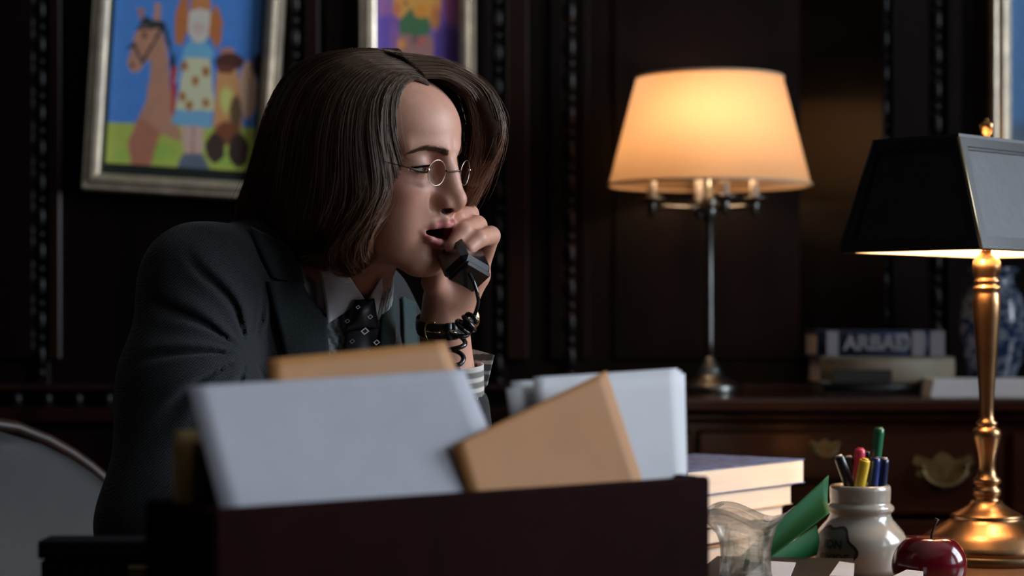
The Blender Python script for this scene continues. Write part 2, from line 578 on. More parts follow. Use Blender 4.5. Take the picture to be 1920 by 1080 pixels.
def paint_girl(x, y):
    p = Painter(x, y, (58, 112, 182)); S = lambda L: [(a / 2.571, b / 2.571) for a, b in L]
    p.put(-(y - 228 - (x - 203) * .036), (148, 160, 66), 2)
    for cx, cy, r in [(225, 290, 14), (300, 285, 25), (420, 300, 18)]: p.oval(cx, cy, r, r * .6, (110, 160, 60), 8, .6)
    p.oval(1190 / 2.571, 430 / 2.571, 17, 54, (196, 142, 116), 2); p.oval(1252 / 2.571, 312 / 2.571, 16, 24, (28, 30, 38), 3)
    tan = (160, 114, 90)
    p.poly(S([(645, 160), (690, 100), (765, 110), (800, 230), (815, 420), (850, 590), (875, 680), (760, 640), (715, 800), (630, 800), (608, 690), (650, 590), (700, 480), (725, 280), (690, 300), (665, 345), (628, 345), (606, 300), (628, 215)]), tan)
    p.poly(S([(660, 560), (770, 640), (715, 800), (630, 800), (612, 690)]), (148, 84, 64), 5, .7)
    p.poly(S([(652, 30), (690, 35), (680, 110)]), (150, 100, 84)); p.poly(S([(738, 5), (772, 10), (764, 110), (735, 95)]), (165, 118, 98))
    p.poly(S([(655, 130), (690, 70), (730, 90), (790, 100), (815, 200), (830, 290), (800, 210), (775, 130), (690, 120)]), (40, 48, 52))
    for L in ([(635, 205), (680, 298), (778, 125), (655, 135)], [(610, 228), (640, 215)]): p.line(S(L), 2.4, (36, 36, 40))
    p.oval(690 / 2.571, 166 / 2.571, 4, 5, (50, 34, 34)); p.oval(632 / 2.571, 312 / 2.571, 3.5, 4.5, (90, 48, 44))
    p.poly(S([(815, 285), (850, 320), (840, 545), (822, 545)]), (160, 40, 40)); p.oval(826 / 2.571, 290 / 2.571, 6, 13, (34, 34, 36))
    p.poly(S([(870, 600), (978, 600), (972, 745), (880, 745)]), (186, 146, 132)); p.line(S([(925, 605), (922, 740)]), 1.6, (140, 92, 86))
    p.poly(S([(875, 738), (972, 738), (1004, 815), (842, 812)]), (84, 92, 108))
    p.poly(S([(838, 522), (1016, 538), (1012, 612), (818, 592)]), (96, 148, 200))
    p.poly(S([(880, 235), (905, 188), (990, 195), (1030, 250), (1012, 290), (868, 300), (850, 400), (835, 390)]), (92, 150, 210))
    p.poly(S([(888, 268), (1006, 278), (1032, 534), (838, 526)]), (220, 188, 142))
    for cx, cy in [(882, 312), (936, 386), (986, 342), (872, 462), (984, 492), (905, 505)]: p.oval(cx / 2.571, cy / 2.571, 7, 9.5, (140, 92, 50), 3)
    p.oval(955 / 2.571, 108 / 2.571, 23, 37, (206, 172, 160)); p.oval(955 / 2.571, 128 / 2.571, 14, 12, (190, 140, 130), 4, .6)
    p.poly(S([(912, 45), (925, -60), (1005, -60), (1010, 50), (960, 35)]), (172, 108, 58))
    for L in ([(838, 60), (868, -20), (905, -20), (900, 140), (872, 222), (838, 195)], [(1008, 60), (1040, 15), (1068, 100), (1062, 195), (1036, 232), (1002, 170)]): p.poly(S(L), (164, 96, 48))
    p.poly(S([(1042, 330), (1140, 330), (1168, 600), (1100, 660), (1020, 600)]), (200, 128, 76)); p.oval(1088 / 2.571, 480 / 2.571, 12, 24, (222, 178, 92), 6)
    p.oval(1132 / 2.571, 540 / 2.571, 12, 33, (88, 70, 46), 3); p.oval(1090 / 2.571, 640 / 2.571, 26, 22, (112, 64, 40), 4)
    p.oval(1090 / 2.571, 248 / 2.571, 15, 10, (160, 106, 96)); p.oval(1100 / 2.571, 292 / 2.571, 27, 17, (74, 42, 34)); p.poly(S([(1040, 300), (1140, 320), (1110, 350), (1050, 345)]), (96, 52, 38))
    p.oval(1032 / 2.571, 710 / 2.571, 18, 28, (60, 46, 38)); p.oval(1146 / 2.571, 722 / 2.571, 19, 32, (54, 40, 34))
    return p.done()


def paint_tree(x, y):
    p = Painter(x, y, (84, 66, 146)); S = lambda L: [(640 + a / 6, b / 6) for a, b in L]
    p.poly(S([(400, -900), (600, -900), (560, 150), (400, 180)]), (126, 84, 136), 6); p.poly(S([(1050, -900), (1420, -900), (1420, 500), (1330, 430), (1150, 180)]), (146, 78, 130), 12)
    p.oval(640 + 1200 / 6, 560 / 6, 34, 48, (70, 50, 118), 12); p.oval(640 + 600 / 6, 420 / 6, 12, 40, (112, 74, 132), 8)
    p.poly(S([(640, 360), (1030, 380), (1060, 1700), (640, 1700)]), (128, 94, 88), 4)
    p.oval(640 + 670 / 6, 490 / 6, 8, 10, (176, 116, 60), 4); p.oval(640 + 890 / 6, 450 / 6, 9, 12, (150, 78, 76), 4); p.oval(640 + 820 / 6, 420 / 6, 6, 10, (92, 74, 84), 4)
    p.oval(640 + 850 / 6, 20 / 6, 46, 44, (190, 128, 56), 4); p.oval(640 + 620 / 6, 90 / 6, 8, 14, (170, 100, 56), 4); p.oval(640 + 1050 / 6, 180 / 6, 10, 24, (158, 98, 44), 4); p.oval(640 + 900 / 6, 110 / 6, 12, 14, (196, 116, 30), 5); p.oval(640 + 720 / 6, 20 / 6, 4, 4, (120, 84, 50), 3)
    p.poly(S([(632, 255), (700, 165), (790, 75), (835, 180), (900, 195), (960, 175), (1005, 280), (985, 385), (860, 392), (660, 365)]), (58, 94, 62), 3)
    return p.done()


def paint_blue(x, y):
    p = Painter(x, y, (70, 112, 158)); p.put(-(y - 230), (78, 98, 120), 20)
    return p.done()


M_canvas = paint_mat('poster_paint', .55, bump=.15, bscale=120)
M_gilt = mat('silver_gilt_frame', (.72, .62, .47), .36, metal=.7, var=.2, scale=30, bump=.1, bscale=60)
M_mat = mat('dark_green_mat', (.012, .02, .016), .7)


def picture(name, x0, x1, y0, y1, rot, rail, matw, painter, label, Y=4.0):
    """pixel box of the outer frame on the wall plane, rotated clockwise by rot degrees about its centre"""
    root = empty(name, at((x0 + x1) / 2, (y0 + y1) / 2, Y), 0, label, 'picture')
    root.rotation_euler = (0, math.radians(rot), 0)
    k = Y / FPX; W, Hh = (x1 - x0) * k, (y1 - y0) * k; r = rail * k
    # moulded rails with mitred corners
    prof = [(0, .03), (0, .004), (r * .14, -.004), (r * .32, -.002), (r * .55, -.011), (r * .78, -.009), (r * .9, -.002), (r, 0), (r, .03)]
    for a in range(4):
        hw, hh = (W / 2, Hh / 2) if a % 2 == 0 else (Hh / 2, W / 2)
        G = []
        for u, d in prof:
            row = []
            for s in (-1, 1):
                lx, lz = s * (hw - u), -(hh - u)
                for _ in range(a): lx, lz = -lz, lx
                row.append((lx, d, lz))
            G.append(row)
        MB().grid(G, smooth=False).build('frame_rail', M_gilt, root)
    MB().box((0, .018, 0), (W - 1.6 * r, .004, Hh - 1.6 * r)).build('mat_board', M_mat, root)
    w2, h2 = W - 2 * r - 2 * matw[0] * k, Hh - 2 * r - 2 * matw[1] * k
    nx, nz = int(w2 / .0012), int(h2 / .0012)
    gx, gz = np.meshgrid(np.linspace(-w2 / 2, w2 / 2, nx), np.linspace(-h2 / 2, h2 / 2, nz), indexing='ij')
    o = MB().grid(np.stack([gx, np.full_like(gx, .0145), gz], -1), thick=0).build('painting', M_canvas, root)
    a = math.radians(rot); cx, cy = (x0 + x1) / 2, (y0 + y1) / 2
    lx, lz = gx.ravel() / k, gz.ravel() / k
    set_cols(o.data, painter(cx + lx * math.cos(a) + lz * math.sin(a), cy - (-lx * math.sin(a) + lz * math.cos(a))))
    return root


picture('framed_painting', 167, 526, -175, 367, 3.5, 33, (8, 21), paint_girl, 'crooked gilt-framed child painting of a girl with a horse on blue')
picture('framed_painting', 673, 891, -120, 262, 0, 31, (1, 1), paint_tree, 'gilt-framed painting of an orange and green tree on purple')
picture('framed_painting', 1861, 2190, -190, 320, 0, 35, (1, 1), paint_blue, 'gilt-framed blue painting cut off behind the black lampshade')
# ================================================================== furniture
M_mahog = wood('polished_mahogany', (.012, .0034, .0022), (.045, .012, .006), rough=.22, coat=.5, axis=(.08, 1, 1))
M_desk = wood('desk_walnut', (.10, .045, .022), (.26, .13, .065), rough=.28, coat=.4, axis=(.1, 1, 1))
M_brass_old = mat('antique_brass_pull', (.15, .115, .06), .45, metal=1, var=.25, scale=60)
ZD = .75               # desk height
# --- L-shaped desk
desk = empty('desk', (.5, 1.6, 0), 0, 'large walnut desk carrying the box of envelopes and the brass lamp', 'desk')
o3 = np.array([.5, 1.6, 0])
MB().box((.16, 1.5, ZD - .02), (2.3, .98, .04), bev=.006).build('desk_top', M_desk, desk, o3)
MB().box((.625, 2.46, ZD - .02), (1.37, .94, .04), bev=.006).build('return_top', M_desk, desk, o3)
for x, y, sx, sy in [(-.72, 1.5, .46, .86), (.98, 1.5, .5, .86)]:
    p = MB().box((x, y, .35), (sx, sy, .66), bev=.004).build('pedestal', M_mahog, desk, o3)
    for z in (.16, .37, .58):
        MB().box((x, y + sy / 2 + .008, z), (sx - .06, .016, .18), bev=.004).build('drawer', M_mahog, desk, o3)
    MB().box((x, y, .012), (sx + .03, sy + .03, .024)).build('plinth', M_mahog, desk, o3)
MB().box((.13, 1.08, .42), (1.22, .02, .5)).build('modesty_panel', M_mahog, desk, o3)
MB().box((1.25, 2.46, .37), (.06, .84, .7)).build('end_panel', M_mahog, desk, o3)
for x in (-.0, ):
    MB().tube([(x, 2.86, 0), (x, 2.86, ZD - .04)], .03, 12).build('leg', M_mahog, desk, o3)

# --- credenza against the back wall
ZK = EYE - .135
KX0, KX1, KY0, KY1 = .105, 2.1, 3.55, 3.99
cr = empty('credenza', ((KX0 + KX1) / 2, (KY0 + KY1) / 2, 0), 0, 'long dark mahogany credenza under the candelabra lamp', 'sideboard')
o3 = np.array(cr.location)
MB().box(((KX0 + KX1) / 2, (KY0 + KY1) / 2 - .01, ZK - .012), (KX1 - KX0, KY1 - KY0 + .02, .024), bev=.006).build('top', M_mahog, cr, o3)
MB().box(((KX0 + KX1) / 2, (KY0 + KY1) / 2 + .005, ZK - .033), (KX1 - KX0 - .02, KY1 - KY0 - .01, .018), bev=.006).build('moulding', M_mahog, cr, o3)
MB().box(((KX0 + KX1) / 2, (KY0 + KY1) / 2 + .02, (ZK - .042 + .08) / 2), (KX1 - KX0 - .05, KY1 - KY0 - .04, ZK - .042 - .08), bev=.003).build('body', M_mahog, cr, o3)
MB().box(((KX0 + KX1) / 2, (KY0 + KY1) / 2 + .02, .04), (KX1 - KX0 - .02, KY1 - KY0 - .02, .08), bev=.003).build('plinth', M_mahog, cr, o3)


def pull(parent, c, s, origin):
    """pierced bat-wing plate with a bail"""
    cx, cy, cz = c
    P = [(0, .036), (.012, .030), (.02, .02), (.034, .024), (.05, .03), (.056, .016), (.046, .006), (.05, -.008), (.036, -.014), (.024, -.024), (.01, -.026), (0, -.036)]
    P = [(a * s, b * s) for a, b in P]
    P = P + [(-a, b) for a, b in P[::-1][1:-1]]
    pl = MB().prism([(cx + a, cy, cz + b) for a, b in P], (0, -.003, 0)).build('handle', M_brass_old, parent, origin)
    bl = MB(); pts = []
    for k in range(13):
        t = math.pi * k / 12
        pts.append((cx + .04 * s * math.cos(t), cy - .012 - .008 * math.sin(t), cz + .008 * s - .034 * s * math.sin(t)))
    bl.tube(pts, .0042 * s, 8)
    for q in (-1, 1): bl.lathe([(.006 * s, 0), (.006 * s, .006)], 10, (cx + q * .04 * s, cy - .012, cz + .006 * s))
    bl.build('bail', M_brass_old, pl, origin)


KF = KY0 + .018
for x0, x1, z0, z1, hx, hz, s in [(wx(1310, KY0), wx(1640, KY0), .78, .865, 1548, 842, .48), (wx(1650, KY0), wx(1885, KY0), .72, .865, 1770, 884, .95),
                                  (wx(1900, KY0), wx(2300, KY0), .72, .865, 2100, 884, .95), (wx(1310, KY0), wx(1640, KY0), .5, .77, 1475, 1060, .95),
                                  (wx(1650, KY0), wx(1885, KY0), .4, .71, 1770, 1150, .95), (wx(1060, KY0), wx(1300, KY0), .5, .865, 1180, 930, .95)]:
    d = MB().box(((x0 + x1) / 2, KF, (z0 + z1) / 2), (x1 - x0, .016, z1 - z0), bev=.004).build('drawer', M_mahog, cr, o3)
    pull(d, (wx(hx, KY0), KF - .008, wz(hz, KY0)), s, o3)

# --- upholstered chair behind the woman
M_leather = mat('grey_leather', (.05, .053, .054), .5, spec=.22, var=.12, scale=9, bump=.25, bscale=260)
M_chairwood = wood('chair_rosewood', (.015, .006, .003), (.05, .018, .008), rough=.45, axis=(1, 1, .2), coat=.0)
chair = empty('armchair', (-.47, 2.46, 0), math.radians(-38), 'rounded grey leather chair with wooden rim behind the woman', 'chair')
# local frame: +x is where the chair faces
def back_pt(u, v, off=0.0):
    """u -1..1 across, v 0..1 up; a shield-shaped, slightly concave back"""
    w = .30 * math.sqrt(max(0, 1 - max(0, (v - .25) / .75) ** 2.6)) * (1 - .18 * (1 - v) ** 2)
    y = u * w
    return (-.23 - .10 * v + .07 * (y / .3) ** 2 + off, y, .46 + .46 * v)
for nm, m, o0, th in [('backrest', M_leather, 0.0, .05)]:
    G = []
    for i in range(25):
        u = -1 + 2 * i / 24
        G.append([np.array(back_pt(u, v, o0 + .045 * (1 - u * u) ** .5 * math.sin(math.pi * min(1, v * 1.04) ** .8 * .98))) for v in np.linspace(0, .985, 22)])
    MB().grid(G, thick=.05).build(nm, m, chair)
rim = [back_pt(-1, v, -.02) for v in np.linspace(0, 1, 26)] + [back_pt(1, v, -.02) for v in np.linspace(1, 0, 26)][1:]
rim = [(a - .0, b * 1.03, c + .012 * (c - .46) / .46) for a, b, c in rim]
MB().tube(rim, .010, 10).build('back_rim', M_chairwood, chair)
MB().box((.0, 0, .42), (.5, .52, .09), bev=.03).build('seat', M_leather, chair)
MB().box((.0, 0, .35), (.5, .52, .05), bev=.01).build('seat_frame', M_chairwood, chair)
for sx, sy in ((-.21, -.22), (-.21, .22), (.21, -.22), (.21, .22)):
    MB().tube([(sx, sy, .33), (sx * 1.03, sy * 1.03, .16), (sx * 1.12, sy * 1.06, 0)], [.026, .02, .014], 10).build('leg', M_chairwood, chair)
# ================================================================== things on the desk and the credenza
M_card = mat('grey_white_card', (.40, .40, .445), .75, var=.03, scale=40, bump=.05, bscale=500)
M_paper = mat('white_paper', (.58, .58, .60), .7, var=.03, scale=25)
M_kraft = mat('kraft_envelope', (.42, .175, .042), .62, var=.06, scale=30, bump=.05, bscale=400)
M_kraft2 = mat('tan_envelope', (.42, .18, .045), .6, var=.07, scale=25, bump=.05, bscale=400)
M_manila = mat('manila_folder', (.46, .30, .09), .6, var=.06, scale=20)
M_olive = mat('dark_olive_folder', (.045, .038, .022), .7, var=.1, scale=20)
M_boxwood = wood('letter_box_mahogany', (.009, .0024, .0022), (.020, .0050, .0042), rough=.6, coat=0, axis=(.08, 1, 1), bump=.02); M_boxwood.node_tree.nodes['Principled BSDF'].inputs['Specular IOR Level'].default_value = .02

# --- wooden letter box (front left top corner A, long side along U, depth along V)
BA = np.array([-.196, 1.35, 0.0]); BU = nrm([.355, .286, 0]); BV = np.array([-BU[1], BU[0], 0.0])
BL, BW, BZ = .456, .095, EYE - .1245
def bp(s, t, z): return BA + BU * s + BV * t + np.array([0, 0, z])
def bpx(px, py, t):
    """point of the plane at depth t inside the box seen at a pixel of the photograph"""
    k = (px - 960) / FPX; o = BA + BV * t
    s = (k * o[1] - o[0]) / (BU[0] - k * BU[1]); p = o + BU * s
    p[2] = EYE + (HOR - py) * p[1] / FPX
    return p
rotB = Matrix.Rotation(math.atan2(BU[1], BU[0]), 3, 'Z')
lb = empty('letter_box', bp(BL / 2, BW / 2, ZD), 0, 'open dark mahogany letter box full of envelopes in the foreground', 'box')
o3 = np.array(lb.location)
th, hz = .011, BZ - ZD
def bpanel(name, s, t, z, ds, dt, dz):
    return MB().box(bp(s, t, z), (ds, dt, dz), rotB, bev=.003).build(name, M_boxwood, lb, o3)
bpanel('front_panel', BL / 2, th / 2, ZD + hz / 2, BL, th, hz)
bpanel('back_panel', BL / 2, BW - th / 2, ZD + hz / 2, BL, th, hz)
for s in (th / 2, BL - th / 2): bpanel('end_panel', s, BW / 2, ZD + hz / 2, th, BW - 2 * th, hz)
bpanel('base', BL / 2, BW / 2, ZD + .006, BL - 2 * th, BW - 2 * th, .012)


def sheet(name, corners, m, label, cat, bend=0.0, thick=.0015, n=14, group=None, parent=None):
    """paper-like sheet through four corners TL, TR, BR, BL with a gentle bend"""
    a, b, c, d = [np.array(k, float) for k in corners]
    nn = nrm(np.cross(b - a, d - a))
    G = []
    for i in range(n + 1):
        u = i / n
        row = []
        for j in range(n + 1):
            v = j / n
            p = (a * (1 - u) + b * u) * (1 - v) + (d * (1 - u) + c * u) * v
            row.append(p + nn * bend * math.sin(math.pi * u) * math.sin(math.pi * (.15 + .85 * v)))
        G.append(row)
    o0 = (c + d) / 2
    o = MB().grid(G, thick=thick).build(name, m, parent, o0 if parent is None else (0, 0, 0), tuple(o0) if parent is None else None)
    if parent is None: tag(o, label, cat, group)
    return o


def down(p, q, L):
    """continue the edge p->q beyond q by length L"""
    return np.array(q) + nrm(np.array(q) - np.array(p)) * L


c1 = [bpx(350, 725, .040), bpx(868, 693, .040), bpx(955, 905, .017), bpx(408, 946, .017)]
c1[2] = down(c1[1], c1[2], .02); c1[3] = down(c1[0], c1[3], .02)
sheet('card', c1, M_card, 'large blank grey-white card leaning at the front of the letter box', 'card', bend=.003)
e1 = [bpx(848, 835, .020), bpx(1133, 697, .028), bpx(1197, 893, .0165), bpx(874, 924, .0145)]
e1[2] = down(e1[1], e1[2], .02); e1[3] = down(e1[0], e1[3], .02)
ev = sheet('envelope', e1, M_kraft, 'orange-brown envelope tilted in front of the white papers', 'envelope', bend=.002, thick=.003)
o0 = np.array(ev.location); ctr = (e1[0] + e1[1]) / 2
fl = [e1[0] * .98 + e1[1] * .02, e1[1] * .98 + e1[0] * .02]
nn = nrm(np.cross(e1[1] - e1[0], e1[3] - e1[0])); nn = nn if nn[1] < 0 else -nn
e2 = [bpx(500, 675, .064), bpx(830, 642, .064), bpx(866, 725, .055), bpx(506, 760, .055)]
e2[2] = down(e2[1], e2[2], .10); e2[3] = down(e2[0], e2[3], .10)
sheet('envelope', e2, M_kraft2, 'tan envelope standing behind the large grey card', 'envelope', bend=.002, thick=.003)
for k, (q, lab, m) in enumerate([([(1000, 708, .052), (1268, 691, .052), (1281, 896, .034), (1010, 915, .034)], 'front sheet of white paper behind the tilted envelope', M_paper),
                              ([(948, 729, .060), (1275, 695, .060), (1284, 896, .040), (975, 915, .040)], 'middle sheet of white paper behind the tilted envelope', M_paper),
                              ([(957, 716, .066), (1282, 701, .066), (1286, 896, .046), (985, 915, .046)], 'rear sheet of white paper behind the tilted envelope', M_paper)]):
    c = [bpx(*p) for p in q]; c[2] = down(c[1], c[2], .12); c[3] = down(c[0], c[3], .12)
    sheet('paper_sheet', c, m, lab, 'paper', bend=.002, group='white papers in the letter box')
f1 = [bpx(326, 808, .066), bpx(470, 800, .066), bpx(476, 960, .06), bpx(326, 945, .06)]
f1[2] = down(f1[1], f1[2], .10); f1[3] = down(f1[0], f1[3], .10)
sheet('folder', f1, M_manila, 'manila folder at the left end of the letter box', 'folder', thick=.003)
f2 = [bpx(361, 832, .053), bpx(500, 826, .053), bpx(505, 960, .05), bpx(361, 950, .05)]
f2[2] = down(f2[1], f2[2], .08); f2[3] = down(f2[0], f2[3], .08)
sheet('folder', f2, M_olive, 'dark olive folder tucked between manila folder and grey card', 'folder', thick=.003)

# --- low black desk box at the lower left
bb = empty('document_case', (-.30, 1.70, ZD), 0, 'flat-topped black case at the lower left beside the letter box', 'case')
zt = wz(1004, 1.72)
M_black = mat('black_leatherette', (.005, .0055, .0065), .6, spec=.15, bump=.1, bscale=300)
x0 = wx(86, 1.70)
MB().box((0, 0, (zt - ZD) / 2 - .008), ((-.30 - x0) * 2, .04, zt - ZD - .016), bev=.002).build('body', M_black, bb)
MB().box((0, 0, zt - ZD - .0075), ((-.30 - x0) * 2 + .004, .044, .015), bev=.0015).build('lid', M_black, bb)
MB().box((.0, -.022, zt - ZD - .03), (.03, .006, .02), bev=.002).build('clasp', M_brass_old, bb)

# --- brass desk lamp
M_brass = mat('aged_brass', (.34, .19, .09), .3, metal=1, var=.22, scale=25, bump=.06, bscale=90)
M_brass_ring = mat('aged_brass_base_rim', (.16, .11, .06), .4, metal=1, var=.2, scale=40)
M_shade_blk = mat('black_tole_shade', (.012, .012, .013), .45, spec=.36, var=.4, scale=40, bump=.12, bscale=90); M_shade_rim = mat('black_tole_border', (.010, .010, .011), .3, spec=.3)
M_shade_in = mat('white_shade_lining', (.80, .70, .56), .6)
M_bulb = mat('frosted_bulb', (.9, .85, .75), .4)
_b = M_bulb.node_tree.nodes['Principled BSDF']; _b.inputs['Emission Color'].default_value = (1, .62, .3, 1); _b.inputs['Emission Strength'].default_value = 5
LY = 2.63; LK = LY / FPX
LP = at(1850, 1050, LY); LP[2] = ZD
lamp = empty('desk_lamp', LP, 0, 'aged brass desk lamp with a rectangular black shade', 'lamp')
def lz(py): return EYE + (HOR - py) * LK - ZD
def lprof(rows): return [(r * LK, lz(y)) for r, y in rows]
z0 = lz(1050)
MB().lathe([(.088, 0), (.0905, .001), (.0905, .010), (.088, .012)], 64).build('base_foot', M_brass_ring, lamp)
MB().lathe([(.086, .011), (.0875, .013), (.0875, .019), (.083, .023)] + lprof([(116, 1006), (100, 994), (78, 980), (68, 973), (66, 970), (68, 967), (62, 963), (46, 955), (33, 946), (28, 938)]), 64).build('base', M_brass, lamp)
MB().lathe(lprof([(27, 942), (23, 936), (22, 932), (26, 928), (27, 922), (26, 917), (22, 913), (21, 910), (25, 906), (27, 902), (25, 897), (19, 892), (17, 882), (16, 872), (18, 855), (22, 838), (26, 822), (27, 812), (25, 806), (19, 801), (17, 799), (20, 796), (20, 792), (15, 788),
                  (13, 780), (13, 765), (14.5, 735), (17.5, 690), (21, 640), (24.5, 595), (25.5, 572), (24, 552), (22, 546), (25, 543), (25, 538), (20, 535), (22, 531), (25, 527), (20, 523), (22, 518), (25, 510), (26.5, 500), (25, 490), (20, 482), (13, 478), (11, 470)]), 48).build('stem', M_brass, lamp)
MB().tube([(0, 0, lz(475)), (0, 0, lz(262))], .006, 12).build('rod', M_brass, lamp)
MB().lathe(lprof([(14, 266), (13, 262), (7, 259), (6, 256), (10, 250), (12.5, 240), (13.5, 234), (11, 230), (6, 227), (5, 224), (3, 221)]), 24).build('finial', M_brass, lamp)
SA = math.radians(45)
ua = np.array([-math.cos(SA), math.sin(SA), 0]); va = np.array([math.sin(SA), math.cos(SA), 0])
zb, zt_ = EYE + .0841 - ZD, EYE + .2207 - ZD
Ab, Bb, At, Bt = .204, .35, .121, .32
def sc(su, sv, t, ins=0.0):
    A, B = Ab + (At - Ab) * t, Bb + (Bt - Bb) * t
    return ua * (su * (A / 2 - ins)) + va * (sv * (B / 2 - ins)) + np.array([0, 0, zb + (zt_ - zb) * t])
shade = empty('shade', (0, 0, 0)); shade.parent = lamp
cs4 = [(-1, -1), (1, -1), (1, 1), (-1, 1)]
for k in range(4):
    (a, b), (c, d) = cs4[k], cs4[(k + 1) % 4]
    q = [sc(a, b, 0, .002), sc(c, d, 0, .002), sc(c, d, 1, .002), sc(a, b, 1, .002)]
    ctr = sum(q) / 4; nn = nrm(np.cross(q[1] - q[0], q[3] - q[0]))
    if nn[:2] @ ctr[:2] < 0: nn = -nn
    MB().prism(q, -nn * .002).build('shade_panel', M_shade_blk, shade)
    MB().prism([p - nn * .0024 for p in [sc(a, b, 0.01, .006), sc(c, d, 0.01, .006), sc(c, d, .99, .006), sc(a, b, .99, .006)]], -nn * .0012).build('shade_lining', M_shade_in, shade)
    # raised border around the panel
    fr = MB()
    w = .0125
    def on(u, v): return (q[0] * (1 - u) + q[1] * u) * (1 - v) + (q[3] * (1 - u) + q[2] * u) * v
    Lb, Hs = np.linalg.norm(q[1] - q[0]), np.linalg.norm(q[3] - q[0])
    for w0, w1, hgt in ((0, 1.0, .0035), (.95, 1.28, .0018)):
        oo = [on(w * w0 / Lb, w * w0 / Hs), on(1 - w * w0 / Lb, w * w0 / Hs), on(1 - w * w0 / Lb, 1 - w * w0 / Hs), on(w * w0 / Lb, 1 - w * w0 / Hs)]
        ii = [on(w * w1 / Lb, w * w1 / Hs), on(1 - w * w1 / Lb, w * w1 / Hs), on(1 - w * w1 / Lb, 1 - w * w1 / Hs), on(w * w1 / Lb, 1 - w * w1 / Hs)]
        for e in range(4):
            fr.prism([oo[e], oo[(e + 1) % 4], ii[(e + 1) % 4], ii[e]], nn * hgt)
    fr.build('panel_border', M_shade_rim, shade)
M_goldline = mat('worn_gold_edge', (.34, .27, .16), .4, metal=1)
for a, b in cs4:
    MB().tube([sc(a, b, t, -.0012) for t in (0, .5, 1)], .0019, 8).build('shade_edge', M_goldline if (a, b) == (-1, -1) else M_shade_blk, shade)
tp = MB()
for k in range(4):
    (a, b), (c, d) = cs4[k], cs4[(k + 1) % 4]
    tp.prism([sc(a, b, 1, -.002), sc(c, d, 1, -.002), sc(c, d, 1, .012), sc(a, b, 1, .012)], (0, 0, .004))
tp.build('top_rim', M_shade_blk, shade)
sp = MB()
for a, b in cs4: sp.tube([sc(a, b, .97, .004), (0, 0, lz(266))], .0018, 6)
sp.build('spider', M_brass, shade)
MB().lathe([(.012, 0), (.014, .02), (.012, .035)], 20, (0, 0, lz(462))).build('socket', M_brass, lamp)
MB().lathe([(.010, 0), (.014, .012), (.024, .034), (.027, .05), (.023, .066), (.012, .077), (.002, .08)], 24, (0, 0, lz(462) + .035)).build('bulb', M_bulb, lamp)
def bulb_light(name, loc, power, rad, col=(1, .62, .33)):
    d = bpy.data.lights.new(name, 'POINT'); d.energy = power; d.color = col; d.shadow_soft_size = rad
    o = bpy.data.objects.new(name, d); COL.objects.link(o); o.location = loc
    return o
for sv in (-.55, .55):
    q = LP + va * (sv * .16) + np.array([0, 0, zb + .045])
    bulb_light('desk_lamp_light', tuple(q), 2.6, .02)

# --- stoneware jar
M_stone = mat('glazed_stoneware', (.38, .34, .28), .2, coat=.7, var=.05, scale=14, bump=.02, bscale=60)
M_lab = mat('jar_label_ink', (.012, .013, .014), .35)
M_labbg = mat('jar_label_ground', (.085, .088, .075), .35, var=.15, scale=40)
JY = 2.5; JK = JY / FPX
JP = at(1613, 1075, JY); JP[2] = ZD
jar = empty('stoneware_jar', JP, 0, 'squat cream stoneware jar holding markers, with a dark oval label', 'jar')
def jz(py): return EYE + (HOR - py) * JK - ZD
jrow = [(66, 1074), (74, 1073), (80, 1062), (86, 1040), (88, 1022), (86, 1008), (80, 996), (70, 984), (61, 974), (57, 966), (57, 961), (61, 958), (63.5, 953), (62, 948), (57, 944), (55.5, 941), (56.5, 936), (57, 918), (56, 911), (53, 908.5), (49, 910), (47, 918), (47, 960), (60, 980), (74, 1005), (74, 1050), (60, 1066)]
jp = [(r * JK, jz(y)) for r, y in jrow]
MB().lathe(jp, 64, capt=True).build('jar_body', M_stone, jar)
def jr(z):
    outer = jp[1:14]
    zs = [b for a, b in outer]; rs = [a for a, b in outer]
    return float(np.interp(z, zs, rs))
def jar_on(u, v, off):
    """u metres round the jar, v metres up, from the middle of the label"""
    z = jz(1028) + v; r = jr(z); a = math.radians(-141) + u / .056
    return ((r + off) * math.cos(a), (r + off) * math.sin(a), z)
def blob(scale, n=72):
    P = []
    for k in range(n):
        t = 2 * math.pi * k / n
        r = 1 + .09 * math.cos(6 * t)
        P.append((.034 * scale * r * math.cos(t), .030 * scale * r * math.sin(t)))
    return P
def decal(name, outer, inner_scale, off, m):
    rings = [[(x * s, y * s) for x, y in outer] for s in np.linspace(inner_scale, 1, 9)]
    G = [[jar_on(x, y, off) for x, y in r + r[:1]] for r in rings]
    return MB().grid(G, thick=0).build(name, m, jar)
lab = decal('label', blob(1.0), .02, .0004, M_labbg)
decal('label_border', blob(1.04), .9, .0007, M_lab)
def text_mesh(body, size, bold=.0):
    c = bpy.data.curves.new('text', 'FONT'); c.body = body; c.size = size; c.align_x = 'CENTER'; c.align_y = 'CENTER'; c.offset = bold
    o = bpy.data.objects.new('text', c); COL.objects.link(o)
    bpy.context.view_layer.update()
    dg = bpy.context.evaluated_depsgraph_get()
    me = bpy.data.meshes.new_from_object(o.evaluated_get(dg))
    bpy.data.objects.remove(o); bpy.data.curves.remove(c)
    bm = bmesh.new(); bm.from_mesh(me)
    bmesh.ops.triangulate(bm, faces=bm.faces)
    bmesh.ops.subdivide_edges(bm, edges=[e for e in bm.edges if e.calc_length() > size * .25], cuts=1)
    bm.to_mesh(me); bm.free()
    return me
for body, v, sz in [('ION', .009, .014), ('OXIDE', -.008, .014)]:
    me = text_mesh(body, sz, .0006)
    for vv in me.vertices: vv.co = jar_on(vv.co.x + .006, vv.co.y + v, .0010)
    me.materials.append(M_lab); link('lettering', me, None, jar)

